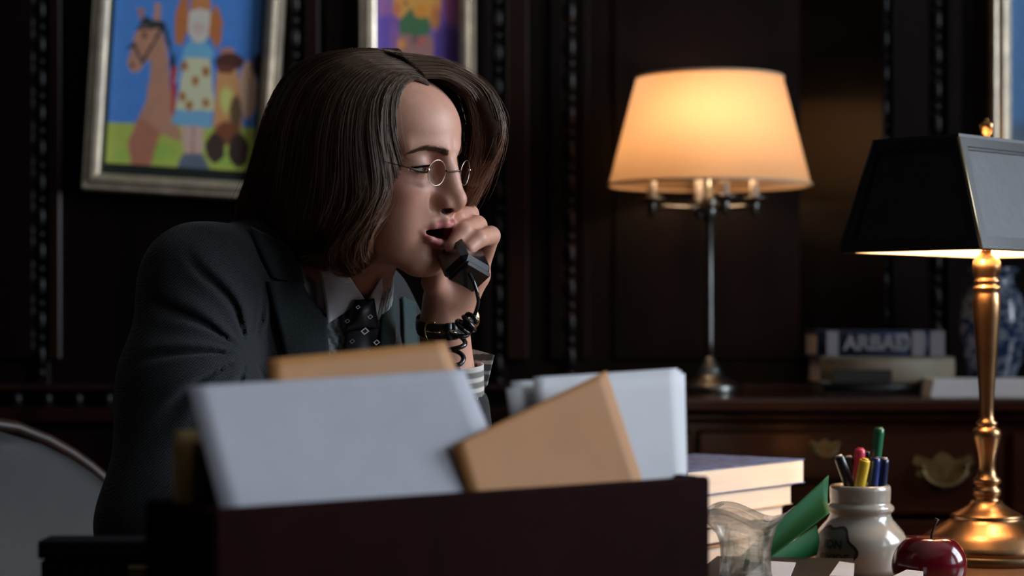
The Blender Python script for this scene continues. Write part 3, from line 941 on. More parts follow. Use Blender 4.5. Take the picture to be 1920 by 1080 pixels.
# --- markers and pens in the jar
def plastic(n, c, r=.3): return mat(n, c, r, coat=.4)
P_black, P_red, P_yel = plastic('black_plastic', (.012, .012, .014)), plastic('pink_red_plastic', (.62, .04, .09)), plastic('yellow_plastic', (.75, .52, .02))
P_navy, P_blue, P_green, P_white = plastic('navy_plastic', (.008, .013, .05)), plastic('blue_plastic', (.012, .03, .16)), plastic('green_plastic', (.012, .13, .06)), plastic('white_plastic', (.75, .73, .72))
def marker(name, tpx, tpy, tY, bx, by, r, mbody, mcap, label, caplen=.04, tip=None):
    """leans in the jar: cap end seen at (tpx, tpy); foot at (bx, by) metres from the jar axis"""
    T = at(tpx, tpy, tY); Bt_ = np.array([JP[0] + bx, JP[1] + by, ZD + jz(1060)])
    L = np.linalg.norm(T - Bt_); d = (T - Bt_) / L
    root = empty(name, Bt_, 0, label, 'marker', 'markers in the stoneware jar')
    root.rotation_mode = 'QUATERNION'; root.rotation_quaternion = Vector((0, 0, 1)).rotation_difference(Vector(d))
    MB().lathe([(r * .7, 0), (r * .92, .004), (r * .92, L - caplen)], 20).build('barrel', mbody, root)
    MB().lathe([(r, L - caplen - .002), (r * 1.02, L - caplen), (r, L - .006), (r * .93, L - .001), (r * .8, L)], 20).build('cap', mcap, root)
    if tip is not None: MB().lathe([(r * .62, L), (r * .62, L + .0015)], 16).build('cap_plug', tip, root)
    return root
marker('marker', 1573, 856, 2.49, .022, -.005, .0066, P_black, P_black, 'grey-black marker leaning furthest left in the jar', .07, P_white)
marker('marker', 1591, 857, 2.51, .012, .012, .0058, P_black, P_black, 'second black marker beside the pink one', .06, P_white)
marker('marker', 1613, 842, 2.505, -.012, .006, .0068, P_red, P_red, 'pink-red capped marker in the jar', .05, P_red)
marker('marker', 1625, 846, 2.525, -.004, .022, .0045, P_black, P_black, 'thin black pen behind the pink marker', .05)
marker('marker', 1622, 862, 2.475, -.02, .002, .0068, P_yel, P_yel, 'yellow marker leaning right at the front of the jar', .06, P_yel)
marker('marker', 1649, 803, 2.515, .006, .014, .0066, P_green, P_green, 'tall green marker rising above the others', .045, P_green)
marker('marker', 1642, 858, 2.485, .003, -.012, .0064, P_blue, P_blue, 'blue marker in front of the tall green one', .06, P_navy)
marker('marker', 1658, 860, 2.495, .016, -.004, .0064, P_navy, P_navy, 'navy marker with a white end, furthest right', .06, P_white)

# --- apple
M_apple = paint_mat('apple_skin', .16, spec=.5, coat=.5)
AY = 2.3; AP = at(1744, 1033, AY)
def apple_fn(p):
    q = p - AP; rr = np.hypot(q[:, 0], q[:, 1]); ang = np.arctan2(q[:, 1], q[:, 0])
    R = .0415
    d = ell(p, AP, (R, R, R * .93))
    lob = 1 + .0 * ang
    d = smax(d, -(np.sqrt((rr) ** 2 + (q[:, 2] - .0465) ** 2) - .0135), .022)
    d = smax(d, -(np.sqrt((rr) ** 2 + (q[:, 2] + .046) ** 2) - .011), .02)
    return d + .0011 * np.cos(5 * ang + .6) * smoothstep(.0, .03, rr) * (1 - smoothstep(-.01, .05, q[:, 2])) + .0035 * smoothstep(0, -.05, q[:, 2]) * (rr / .04)
Va, Qa = sculpt(apple_fn, AP - .052, AP + .052, .0022)
ap = empty('apple', (AP[0], AP[1], float(Va[:, 2].min())), 0, 'shiny dark red apple beside the jar', 'apple')
ap.location.z = ZD
shift = ZD - Va[:, 2].min()
q = Va - AP; rr = np.hypot(q[:, 0], q[:, 1])
cA = np.tile(np.array([.135, .006, .011]), (len(Va), 1)) * (1 + .35 * vnoise(np.c_[np.arctan2(q[:, 1], q[:, 0]) * 6, q[:, 2] * 30, rr * 0], 1.3, 2))[:, None]
w = (1 - smoothstep(.004, .016, rr)) * (q[:, 2] > .01); cA = cA * (1 - w[:, None]) + np.array([.22, .10, .03]) * w[:, None]
Va = Va + np.array([0, 0, shift])
sdf_obj('apple_body', Va - np.array(ap.location), Qa, M_apple, ap, np.clip(cA, 0, 1))
sx = np.array([AP[0], AP[1], AP[2] + shift])
st = [sx + np.array([.001, 0, .026]), sx + np.array([.002, 0, .036]), sx + np.array([.005, -.001, .046]), sx + np.array([.0075, -.002, .0525])]
MB().tube(st, [.0017, .0013, .0014, .0026], 10).build('stalk', mat('apple_stalk', (.03, .018, .01), .7), ap, np.array(ap.location))

# --- green card
M_green = mat('green_card', (.006, .095, .024), .6, spec=.2, var=.08, scale=12, bump=.04, bscale=300)
gc = empty('green_folder', (at(1470, 1050, 2.42)[0], 2.42, ZD), 0, 'bright green card folder leaning beside the stoneware jar', 'folder')
o3 = np.array(gc.location)
def leaf(name, TL, TR, BR, BL, bend):
    a, b, c, d = [at(*k) for k in (TL, TR, BR, BL)]
    nn = nrm(np.cross(b - a, d - a)); nn = nn if nn[1] < 0 else -nn
    G = []
    for i in range(15):
        u = i / 14
        G.append([((a * (1 - u) + b * u) * (1 - v) + (d * (1 - u) + c * u) * v) + nn * bend * math.sin(math.pi * v) for v in np.linspace(0, 1, 15)])
    MB().grid(G, thick=.0012).build(name, M_green, gc, o3)
leaf('front_leaf', (1383, 1047, 2.36), (1553, 891, 2.44), (1556, 962, 2.40), (1436, 1052, 2.36), -.010)
leaf('back_leaf', (1440, 1046, 2.42), (1530, 985, 2.47), (1530, 1040, 2.47), (1462, 1062, 2.44), .004)

# --- glass vase with a ruffled flaring rim
M_glass = bpy.data.materials.new('clear_glass'); M_glass.use_nodes = True
nt = M_glass.node_tree; _g = nt.nodes['Principled BSDF']
_tr = nt.nodes.new('ShaderNodeBsdfTransparent'); _tr.inputs[0].default_value = (.97, .98, .97, 1)
_df = nt.nodes.new('ShaderNodeBsdfTranslucent'); _df.inputs[0].default_value = (.85, .86, .86, 1)
_x1 = nt.nodes.new('ShaderNodeMixShader'); _x1.inputs[0].default_value = .03
_x2 = nt.nodes.new('ShaderNodeMixShader'); _x2.inputs[0].default_value = .5
nt.links.new(_tr.outputs[0], _x1.inputs[1]); nt.links.new(_df.outputs[0], _x1.inputs[2])
nt.links.new(_x1.outputs[0], _x2.inputs[1]); nt.links.new(_g.outputs[0], _x2.inputs[2]); nt.links.new(_x2.outputs[0], nt.nodes['Material Output'].inputs[0])
_g.inputs['Transmission Weight'].default_value = 1; _g.inputs['Roughness'].default_value = .015; _g.inputs['IOR'].default_value = 1.28; _g.inputs['Base Color'].default_value = (.95, .97, .96, 1)
GY = 2.12; GK = GY / FPX; GP = at(1398, 1080, GY); GP[2] = ZD
gh = EYE + (HOR - 960) * GK - ZD
vase_prof = [(.030, .000), (.034, .003), (.035, .012), (.030, .03), (.0265, .05), (.026, gh * .6), (.027, gh * .72), (.031, gh * .83), (.040, gh * .93), (.049, gh)]
def vpt(r, z, a, f):
    t = smoothstep(.6, 1.0, np.array([z / gh]))[0]
    return ((r + f) * (1 + .05 * t * math.cos(3 * a)) * math.cos(a), (r + f) * (1 + .05 * t * math.cos(3 * a)) * math.sin(a), z + t * .007 * math.cos(3 * a + .6))
G = []
for k in range(72):
    a = 2 * math.pi * k / 72
    col = [vpt(r, z, a, 0) for r, z in vase_prof]
    col += [vpt(r, z, a, -.0014) for r, z in vase_prof[::-1][:-2]] + [vpt(.015, .006, a, 0), vpt(.0003, .006, a, 0)]
    G.append([vpt(.0003, 0, a, 0)] + col)
MB().grid(G, close_u=True).build('glass_vase', M_glass, None, (0, 0, 0), tuple(GP))
gv = bpy.data.objects['glass_vase']; tag(gv, 'clear glass vase with a wavy flaring rim behind the letter box', 'vase')

# --- books stacked on the desk
M_pages = mat('cream_pages', (.86, .76, .62), .75, var=.05, scale=8, stretch=(1, 1, 60), bump=.2, bscale=40)
M_cov_blue = mat('blue_book_cover', (.10, .17, .40), .45, var=.7, scale=60)
M_cov_dark = mat('dark_book_cover', (.03, .02, .018), .5)
M_cov_tan = mat('tan_book_cover', (.36, .20, .11), .5, var=.1, scale=20)
M_cov_cream = mat('cream_book_cover', (.55, .45, .32), .5, var=.1, scale=20)
SR = np.array([(1511 - 960) / FPX * 2.75, 2.75, 0]); SU = nrm([-.184, -.24, 0]); SV = np.array([SU[1], -SU[0], 0.0])
SV = SV if SV[1] > 0 else -SV
rotS = Matrix.Rotation(math.atan2(SU[1], SU[0]), 3, 'Z')
def book(name, s0, t0, zb_, L, D, T, mc, label, cover=.0018, extra=0.0, group='books stacked on the desk', U=SU, V=SV, R0=SR, rot=rotS, pages=None):
    """s0 back from the right corner along the front face, t0 into the stack; spine on the far side"""
    c = R0 + U * (s0 + L / 2) + V * (t0 + D / 2)
    root = empty(name, (c[0], c[1], zb_), math.atan2(U[1], U[0]) + extra, label, 'book', group)
    sg = 1 if (np.cross(U, V)[2] > 0) else -1
    MB().box((0, 0, T / 2), (L - .004, D - .006, T - 2 * cover)).build('pages', pages or M_pages, root)
    MB().box((0, sg * .001, cover / 2), (L, D, cover), bev=.0006).build('back_cover', mc, root)
    MB().box((0, sg * .001, T - cover / 2), (L, D, cover), bev=.0006).build('front_cover', mc, root)
    MB().box((0, sg * (D / 2 - .001), T / 2), (L, cover, T - 2 * cover)).build('spine', mc, root)
    return root
z = ZD
for k, (s0, t0, T, L, D, mc, lab, ex) in enumerate([(.03, -.006, .026, .27, .17, M_cov_tan, 'tan book at the bottom of the desk stack', 0), (.05, .004, .022, .25, .16, M_cov_dark, 'dark book second from the bottom of the desk stack', .01),
        (.058, .0, .0145, .25, .165, M_cov_cream, 'thin cream book in the middle of the desk stack', -.01), (.031, .001, .026, .27, .165, M_cov_cream, 'thick paperback under the blue book', .006), (0, 0, .032, .29, .175, M_cov_blue, 'paperback with a mottled blue cover on top of the desk stack', 0)]):
    book('book', s0, t0, z, L, D, T, mc, lab, cover=.001 if k > 1 else .002, extra=ex); z += T + .0004

# --- papers and folder lying flat by the jar
def flat(name, pts, z0, thick, m, label, cat, group=None):
    c = np.mean([[p[0], p[1], z0] for p in pts], axis=0)
    o = MB().prism([np.array([p[0], p[1], z0]) - c for p in pts], (0, 0, thick)).build(name, m, None, (0, 0, 0), tuple(c)); return tag(o, label, cat, group)
fp = lambda px, Y: ((px - 960) * Y / FPX, Y)
flat('ledger', [fp(1290, 2.20), fp(1575, 2.18), fp(1600, 2.385), fp(1345, 2.41)], ZD, .031, M_black, 'black ledger lying flat before the jar', 'book')
flat('paper_sheet', [fp(1395, 2.20), fp(1480, 2.19), fp(1492, 2.33), fp(1440, 2.345)], ZD + .0314, .0015, M_paper, 'white paper lying on the black ledger by the glass vase', 'paper')
flat('notepad', [fp(1555, 2.19), fp(1600, 2.185), fp(1602, 2.30), fp(1574, 2.32)], ZD + .0314, .004, M_paper, 'small white notepad on the black ledger before the jar', 'notepad')
flat('note_cards', [fp(1650, 2.10), fp(1726, 2.06), fp(1731, 2.19), fp(1700, 2.205)], ZD, .040, M_paper, 'block of white note cards before the apple', 'cards')

# ------------------------------------------------------------------ credenza things
# --- candelabra lamp
M_drum = bpy.data.materials.new('parchment_shade'); M_drum.use_nodes = True
nt = M_drum.node_tree; nt.nodes.clear()
_o = nt.nodes.new('ShaderNodeOutputMaterial'); _d = nt.nodes.new('ShaderNodeBsdfDiffuse'); _t = nt.nodes.new('ShaderNodeBsdfTranslucent'); _x = nt.nodes.new('ShaderNodeMixShader')
_n = nt.nodes.new('ShaderNodeTexNoise'); _n.inputs['Scale'].default_value = 70; _r = nt.nodes.new('ShaderNodeValToRGB')
_r.color_ramp.elements[0].color = (.68, .44, .25, 1); _r.color_ramp.elements[1].color = (.82, .57, .35, 1)
nt.links.new(_n.outputs[0], _r.inputs[0]); nt.links.new(_r.outputs[0], _t.inputs[0]); nt.links.new(_r.outputs[0], _d.inputs[0])
_x.inputs[0].default_value = .62
nt.links.new(_d.outputs[0], _x.inputs[1]); nt.links.new(_t.outputs[0], _x.inputs[2]); nt.links.new(_x.outputs[0], _o.inputs[0])
M_pewter = mat('dark_bronze', (.16, .165, .155), .3, metal=1, var=.2, scale=40)
M_candle = mat('white_candle_tube', (.75, .72, .66), .4)
CY = 3.82; CK = CY / FPX; CP = at(1330, 735, CY); CP[2] = ZK
cl = empty('candelabra_lamp', CP, 0, 'lit candelabra lamp with a tapered parchment shade on the credenza', 'lamp')
def cz(py): return EYE + (HOR - py) * CK - ZK
MB().lathe([(r * CK, max(0.0, cz(y))) for r, y in [(56, 740), (58, 735), (57, 724), (52, 718), (38, 712), (26, 702), (24, 694), (18, 684), (12, 676), (9, 668)]], 40).build('base', M_pewter, cl)
MB().lathe([(r * CK, cz(y)) for r, y in [(9, 670), (8, 640), (7, 500), (7, 420), (10, 412), (13, 404), (14, 396), (13, 388), (16, 378), (13, 368), (9, 360), (8, 330)]], 24).build('column', M_pewter, cl)
MB().tube([(0, 0, cz(335)), (0, 0, cz(142))], .003, 8).build('rod', M_pewter, cl)
for k, (px, dy) in enumerate([(1221, -.02), (1350, -.085), (1411, -.03), (1320, .10)]):
    ex = (px - 1330) * CK
    arm = MB().tube([(0, 0, cz(388)), (ex * .4, dy * .4, cz(390)), (ex * .8, dy * .8, cz(388)), (ex, dy, cz(392))], .0042, 10).build('arm', M_pewter, cl)
    MB().lathe([(.004, cz(408)), (.008, cz(400)), (.0095, cz(385)), (.009, cz(378)), (.022, cz(376)), (.024, cz(372)), (.010, cz(370))], 20, (ex, dy, 0)).build('drip_pan', M_pewter, arm)
    MB().lathe([(.0085, cz(371)), (.0085, cz(326))], 16, (ex, dy, 0)).build('candle_tube', M_candle, arm)
    MB().lathe([(.006, cz(326)), (.012, cz(312)), (.014, cz(300)), (.009, cz(285)), (.002, cz(272))], 16, (ex, dy, 0)).build('bulb', M_bulb, arm)
G = []
NS = 64
for k in range(NS):
    a = 2 * math.pi * k / NS
    G.append([(.1875 * (1 - t) * math.cos(a) + .136 * t * math.cos(a), .1875 * (1 - t) * math.sin(a) + .136 * t * math.sin(a), cz(347) + (cz(147) - cz(347)) * t) for t in np.linspace(0, 1, 10)])
MB().grid(G, close_u=True).build('shade', M_drum, cl)
M_trim = mat('shade_trim', (.62, .42, .25), .7)
for r, y in ((.1878, 347), (.1363, 147)):
    ring = [(r * math.cos(t), r * math.sin(t), cz(y)) for t in np.linspace(0, 2 * math.pi, 65)]
    MB().tube(ring, .0028, 6, cap=False, up=(0, 0, 1)).build('shade_trim', M_trim, cl)
bulb_light('candelabra_light', (CP[0] - .008, CP[1] - .055, CP[2] + cz(240)), 1.55, .03, (1, .63, .37))

# --- books, papers and vase on the credenza
M_cb = mat('royal_blue_cloth', (.006, .018, .055), .5, var=.1, scale=40)
M_cream2 = mat('cream_cloth', (.20, .17, .115), .6, var=.1, scale=30)
M_blk2 = mat('black_cloth', (.012, .012, .013), .5)
M_silver = mat('pale_spine_band', (.19, .185, .20), .5)
M_pg2 = mat('grey_page_edges', (.40, .40, .43), .7, var=.1, scale=10, stretch=(1, 1, 40))
KYb = 3.72
def kbook(name, p0, p1, y0, y1, m, label, dy=0.0, ang=0.0):
    x0, x1 = wx(p0, KYb), wx(p1, KYb); T = (y1 - y0) * KYb / FPX
    root = empty(name, ((x0 + x1) / 2, KYb + dy, 0), ang, label, 'book', 'books stacked on the credenza')
    L = x1 - x0
    MB().box((0, .085, T / 2), (L - .008, .155, T - .006)).build('pages', M_pg2, root)
    MB().box((0, .0825, .0015), (L, .165, .003), bev=.001).build('back_cover', m, root)
    MB().box((0, .0825, T - .0015), (L, .165, .003), bev=.001).build('front_cover', m, root)
    G = [[(x, -.004 * math.sin(math.pi * v) + .002, .0 + T * v) for v in np.linspace(0, 1, 7)] for x in (-L / 2, L / 2)]
    MB().grid(G, thick=.003).build('spine', m, root)
    return root, L, T
zk = ZK
for nm, p0, p1, y0, y1, m, lab, dy, ang in [('book', 1545, 1748, 716, 737, M_blk2, 'black book at the bottom of the credenza stack', .004, 0), ('book', 1538, 1790, 667, 716, M_cream2, 'cream book with a dark spine label on the credenza', 0, 0), ('book', 1532, 1772, 618, 667, M_cb, 'blue book with white spine lettering on the credenza', .003, .0)]:
    r_, L, T = kbook(nm, p0, p1, y0, y1, m, lab, dy, ang); r_.location.z = zk; zk += T + .0005
    x_of = lambda px: wx(px, KYb) - r_.location.x
    def band(pa, pb, za, zb2, mm, nm2): MB().box(((x_of(pa) + x_of(pb)) / 2, -.0028, (za + zb2) / 2), (x_of(pb) - x_of(pa), .002, zb2 - za)).build(nm2, mm, r_)
    if m is M_cream2:
        band(1563, 1672, .002, T * .52, M_blk2, 'spine_label')
    if m is M_cb:
        band(1550, 1572, .001, T - .001, M_silver, 'spine_band'); band(1710, 1733, .001, T - .001, M_silver, 'spine_band'); band(1744, 1771, .001, T - .001, M_silver, 'spine_band')
        me = text_mesh('ARBAD', .040, .0012)
        xs = [v.co.x for v in me.vertices]; w0 = max(xs) - min(xs); wt = x_of(1706) - x_of(1580)
        for v in me.vertices: v.co = ((v.co.x - (max(xs) + min(xs)) / 2) * wt / w0 + (x_of(1706) + x_of(1580)) / 2, -.0042, T / 2 + v.co.y * .95)
        me.materials.append(M_silver); link('lettering', me, None, r_)
pk = empty('paper_stack', (wx(1850, 3.64), 3.70, ZK), .02, 'thick stack of white paper on the credenza below the vase', 'paper')
for k in range(3): MB().box((.002 * k, -.001 * k, .005 + .0098 * k), (.20, .12, .0094)).build('ream', M_paper, pk)
M_vase = bpy.data.materials.new('blue_white_porcelain'); M_vase.use_nodes = True
nt = M_vase.node_tree; _b = nt.nodes['Principled BSDF']; _b.inputs['Roughness'].default_value = .15
tc = nt.nodes.new('ShaderNodeTexCoord'); vo = nt.nodes.new('ShaderNodeTexNoise'); vo.inputs['Scale'].default_value = 38; vo.inputs['Detail'].default_value = 2; vo.inputs['Distortion'].default_value = 1.6
rr_ = nt.nodes.new('ShaderNodeValToRGB'); rr_.color_ramp.elements[0].position = .46; rr_.color_ramp.elements[1].position = .56
rr_.color_ramp.elements[0].color = (.012, .028, .075, 1); rr_.color_ramp.elements[1].color = (.17, .20, .25, 1)
nt.links.new(tc.outputs['Object'], vo.inputs['Vector']); nt.links.new(vo.outputs[0], rr_.inputs[0]); nt.links.new(rr_.outputs[0], _b.inputs['Base Color'])
VY = 3.86; VK = VY / FPX; VP = at(1862, 735, VY); VP[2] = ZK
vz = lambda py: EYE + (HOR - py) * VK - ZK
pv = MB().lathe([(r * VK, max(0, vz(y))) for r, y in [(38, 736), (40, 733), (42, 715), (52, 680), (60, 640), (62, 600), (58, 570), (48, 548), (38, 534), (37, 522), (42, 510), (49, 503), (46, 503), (36, 518), (35, 530), (44, 545), (56, 580), (56, 640), (38, 720)]], 48).build('porcelain_vase', M_vase, None, (0, 0, 0), tuple(VP))
tag(pv, 'blue and white porcelain vase behind the brass lamp stem', 'vase')
# ================================================================== the woman
def rotm(yaw, pitch, roll):
    c, s = math.cos, math.sin
    Rz = np.array([[c(yaw), -s(yaw), 0], [s(yaw), c(yaw), 0], [0, 0, 1]])
    Ry = np.array([[c(pitch), 0, s(pitch)], [0, 1, 0], [-s(pitch), 0, c(pitch)]])
    Rx = np.array([[1, 0, 0], [0, c(roll), -s(roll)], [0, s(roll), c(roll)]])
    return Rz @ Ry @ Rx
HR = rotm(math.radians(-28.0), math.radians(9.5), math.radians(3.5))
HO = np.array([-.1431, 2.20, EYE + .1752])       # point midway between the ears at eye level
def hw(p): return HO + HR @ (np.array(p, float) / 1000)      # head millimetres -> world
def hl(P): return ((P - HO) @ HR) * 1000                     # world -> head millimetres


def head_fn(P):
    """head in millimetres: x forward, y left, z up, origin at eye level between the ears; returns metres"""
    p = hl(P)
    x, y, z = p[:, 0], p[:, 1], p[:, 2]
    m = np.c_[x, np.abs(y), z]           # mirrored copy
    ay = m[:, 1]
    d = ell(p, (-12, 0, 36), (84, 68, 62))
    d = smin(d, ell(p, (36, 0, 32), (52, 56, 48)), 26)
    d = smin(d, ell(p, (34, 0, -28), (52, 54, 56)), 26)
    d = smin(d, ell(m, (54, 37, -26), (22, 21, 18)), 18)           # cheekbones
    d = smin(d, ell(p, (62, 0, -54), (31, 32, 26)), 18)            # upper jaw
    d = smin(d, cone(m, (6, 46, -66), (66, 13, -104), 15, 13), 18)   # jaw line
    d = smin(d, ell(p, (74, 0, -104), (14.5, 17, 14)), 14)         # chin
    d = smin(d, ell(p, (38, 0, -80), (44, 38, 27)), 20)            # floor of the mouth
    d = smin(d, ell(m, (52, 33, -62), (22, 18, 26)), 18)           # cheek
    d = smin(d, cone(m, (82, 8, 16), (62, 44, 17), 8.5, 6), 14)    # brow
    # eye sockets
    d = smax(d, -ell(m, (85, 31, -1), (14, 20, 12.5)), 15)
    # nose
    n = cone(p, (87, 0, 4), (103, 0, -29), 6.0, 6.8)
    n = smin(n, sph(p, (104.5, 0, -33), 8.0), 7)
    n = smin(n, ell(m, (93.5, 11.2, -37.5), (9.2, 6.4, 6.8)), 6)
    n = smin(n, cone(p, (86, 0, -4), (92, 0, -38), 10, 12), 11)
    d = smin(d, n, 8)
    d = smax(d, -ell(m, (97.5, 9.8, -44.8), (6.6, 5.6, 4.4)), 1.6)   # nostrils
    d = smax(d, -ell(m, (88, 19.5, -37), (7, 2.6, 7)), 6)                    # wing crease
    # lids: a ball over the eye cut by the lid opening
    e = (65.6, 31.5, -1.5)
    lid = sph(m, e, 13.6)
    dy = (ay - 31.5) / 15.5
    arch = np.maximum(0, 1 - dy * dy)
    up = -3.4 + 2.6 * arch ** .8 - 1.0 * dy
    lo = -3.4 - 2.6 * arch ** .9 - 1.0 * dy
    slit = np.maximum(np.maximum(z - up, lo - z), np.maximum(np.abs(dy) * 15.5 - 14.8, 66 - x))
    lid = smin(lid, cone(m, (78.5, 20, -1.5), (74, 45, 0.5), 2.0, 1.8), 4) if False else lid
    d = smin(d, lid, 10)
    # fold above the upper lid
    cr = np.abs(np.hypot((ay - 31.5) / 1.15, z - (-10)) - 17.0) - .3
    d = smax(d, -np.maximum(cr, np.maximum(2 - z, 70 - x)), 2.0) if False else d
    d = smax(d, -slit, 1.4)
    # lips, mouth open
    up_l = [(76.5, 27.5, -66.0), (88, 17, -61.5), (95.5, 6.5, -58.2), (95.3, 0, -59.6)]
    lo_l = [(76.5, 27.5, -66.8), (86, 18, -75.5), (90.5, 8, -80.2), (91.2, 0, -81)]
    d = smax(d, -ell(p, (90, 0, -69.5), (16, 22.5, 7.4)), 4)
    d = smin(d, chain(m, up_l, [2.2, 4.0, 4.7, 4.5], 3), 4.5)
    d = smin(d, chain(m, lo_l, [2.2, 4.0, 5.2, 5.2], 3), 4.5)
    d = smax(d, -ell(p, (82, 0, -69.5), (19, 24, 5.6)), 2.5)
    d = smax(d, -ell(p, (72, 0, -70), (22, 19, 13)), 3)
    # philtrum, fold under the lip
    d = smax(d, -cone(p, (100.5, 0, -48), (99.6, 0, -54), 2.2, 2.4), 4)
    d = smax(d, -cone(m, (96, 0, -90), (88, 14, -89), 4.6, 3.4), 8)
    # ears
    ear = ell(m, (-4, 72, -8), (17, 6, 29)); ear = smax(ear, -ell(m, (0, 77, -6), (9, 5, 17)), 4)
    d = smin(d, ear, 6)
    return d / 1000


# --- skeleton of the body (world metres)
SHR = at(378, 532, 2.17)          # right (near) shoulder
SHL = at(706, 625, 2.42)          # left (far) shoulder
NECK = at(628, 552, 2.30)
ELR = at(312, 985, 2.10); WRR = at(640, 1040, 1.98)
ELL_ = at(868, 1010, 2.33); WRL = at(834, 590, 2.245)
HIP = np.array([-.40, 2.44, .60])
TF = nrm([SHL[1] - SHR[1], -(SHL[0] - SHR[0]), 0])     # where the chest faces
TL = nrm([SHL[0] - SHR[0], SHL[1] - SHR[1], 0])        # to her left
CHEST = (SHR + SHL) / 2 + TF * .02 + np.array([0, 0, -.13])

# left hand round the handset: knuckle, middle joint, end joint, tip
HAND = {
    'little': [at(896, 515, 2.240), at(920, 442, 2.205), at(897, 448, 2.172), at(878, 466, 2.158)],
    'ring': [at(890, 502, 2.256), at(893, 424, 2.215), at(868, 436, 2.172), at(850, 464, 2.158)],
    'middle': [at(880, 490, 2.272), at(878, 402, 2.238), at(856, 410, 2.200), at(842, 440, 2.186)],
    'index': [at(868, 482, 2.286), at(862, 394, 2.268), at(842, 398, 2.238), at(828, 428, 2.222)],
}
RAD = {'little': (.0100, .0098, .0092, .0078), 'ring': (.0112, .0112, .0108, .0094), 'middle': (.0112, .0110, .0102, .0088), 'index': (.0106, .0102, .0094, .008)}
THUMB = [at(830, 560, 2.235), at(814, 528, 2.214), at(818, 492, 2.200), at(822, 462, 2.196)]


def hand_fn(p):
    d = chain(p, [at(851, 780, 2.275), at(838, 670, 2.258), WRL + np.array([-.001, 0, -.012]), WRL + np.array([.002, 0, .012])], [.031, .0285, .0275, .026], .0)
    # flattened wrist and palm
    for k, r in (('little', .0135), ('ring', .0135), ('middle', .013), ('index', .013)):
        d = smin(d, cone(p, WRL + np.array([.008, 0, .022]), HAND[k][0], .019, r), .012)
    for k, L in HAND.items():
        f = chain(p, L, RAD[k], .004)
        d = smin(d, f, .005)
    t = chain(p, THUMB, (.0155, .013, .0108, .009), .004)
    d = smin(d, t, .014)
    d = smin(d, cone(p, WRL + np.array([.018, -.006, .012]), at(893, 520, 2.226), .0155, .0125), .012)   # outer heel
    return d


RH = {}
for k, (sx, ln) in enumerate([(-.027, .062), (-.009, .075), (.009, .08), (.027, .072)]):
    pass
HD = nrm(WRR - ELR); HS = nrm(np.cross(HD, [0, 0, 1]))
def rhand_fn(p):
    w = WRR
    d = cone(p, w - HD * .10, w, .028, .022)
    pal = w + HD * .075
    for k, (sx, ln, dr) in enumerate([(-.03, .055, -.010), (-.011, .066, -.004), (.009, .072, -.002), (.029, .064, -.004)]):
        kn = pal + HS * sx + np.array([0, 0, .004])
        d = smin(d, cone(p, w, kn, .016, .011), .012)
        a = kn + HD * ln * .5 + HS * sx * .1 + np.array([0, 0, .002]); b = kn + HD * ln * .85 + HS * sx * .15 + np.array([0, 0, -.008]); c = kn + HD * ln * 1.1 + HS * sx * .15 + np.array([0, 0, -.02])
        d = smin(d, chain(p, [kn, a, b, c], (.0098, .009, .0083, .007), .003), .005)
    th = [w + HD * .02 - HS * -.02, w + HD * .05 + HS * .045 + np.array([0, 0, -.008]), w + HD * .085 + HS * .052 + np.array([0, 0, -.016])]
    return smin(d, chain(p, th, (.014, .0115, .009), .004), .012)


def near(P, c, r):
    """cheap lower bound used to skip far primitives"""
    return np.linalg.norm(P - c, axis=1) - r


def group(P, fn, c, r, pad=.06):
    b = near(P, c, r); d = np.maximum(b, .02)
    m = b < pad
    if m.any(): d[m] = fn(P[m])
    return d


def body_fn(P):
    d = group(P, head_fn, hw((10, 0, 0)), .15)
    nk = cone(P, hw((-18, 0, -45)), NECK + np.array([-.005, .0, .0]), .047, .056)
    nk = smin(nk, cone(P, hw((20, 0, -78)), NECK + TF * .022 + np.array([0, 0, .0]), .026, .028), .03)      # throat
    d = smin(d, nk, .022)
    # trunk and limbs under the clothes
    t = cone(P, NECK + TF * -.02, CHEST - TF * .03, .045, .07)
    t = smin(t, cone(P, CHEST - TF * .03, HIP, .07, .09), .05)
    t = smin(t, cone(P, SHR, SHL, .036, .036), .05)
    t = smin(t, chain(P, [SHR, ELR, WRR], [.038, .032, .024]), .02)
    t = smin(t, chain(P, [SHL, ELL_, at(851, 780, 2.275)], [.036, .030, .029]), .02)
    d = smin(d, t, .02)
    d = smin(d, group(P, hand_fn, at(868, 560, 2.22), .16), .004)
    d = smin(d, group(P, rhand_fn, WRR + HD * .03, .16), .004)
    return d


Vb, Qb = sculpt(body_fn, (-.62, 1.80, .38), (.16, 2.62, 1.38), .0018, B=8, fine=1)
L = hl(Vb); lx, ly, lz_ = L[:, 0], L[:, 1], L[:, 2]; al = np.abs(ly)
skin = np.array([.60, .305, .21])
cS = np.tile(skin, (len(Vb), 1))
cS *= (1 + .05 * vnoise(Vb, 90, 1) + .04 * vnoise(Vb, 300, 2))[:, None]
def mixc(w, c):
    global cS
    cS = cS * (1 - w[:, None]) + np.array(c) * w[:, None]
isf = (np.linalg.norm(Vb - HO, axis=1) < .16).astype(float)
g = lambda cx, cy, cz_, r: np.exp(-(((lx - cx) / r) ** 2 + ((al - cy) / r) ** 2 + ((lz_ - cz_) / r) ** 2)) * isf
mixc(.45 * g(66, 40, -30, 26), (.52, .20, .14))
mixc(.45 * g(104, 0, -36, 12), (.52, .21, .16))
mixc(.55 * g(74, 38, 8, 12), (.26, .13, .085))       # eye-shadow on the lid
mixc(.4 * g(78, 22, 6, 10), (.30, .16, .11))
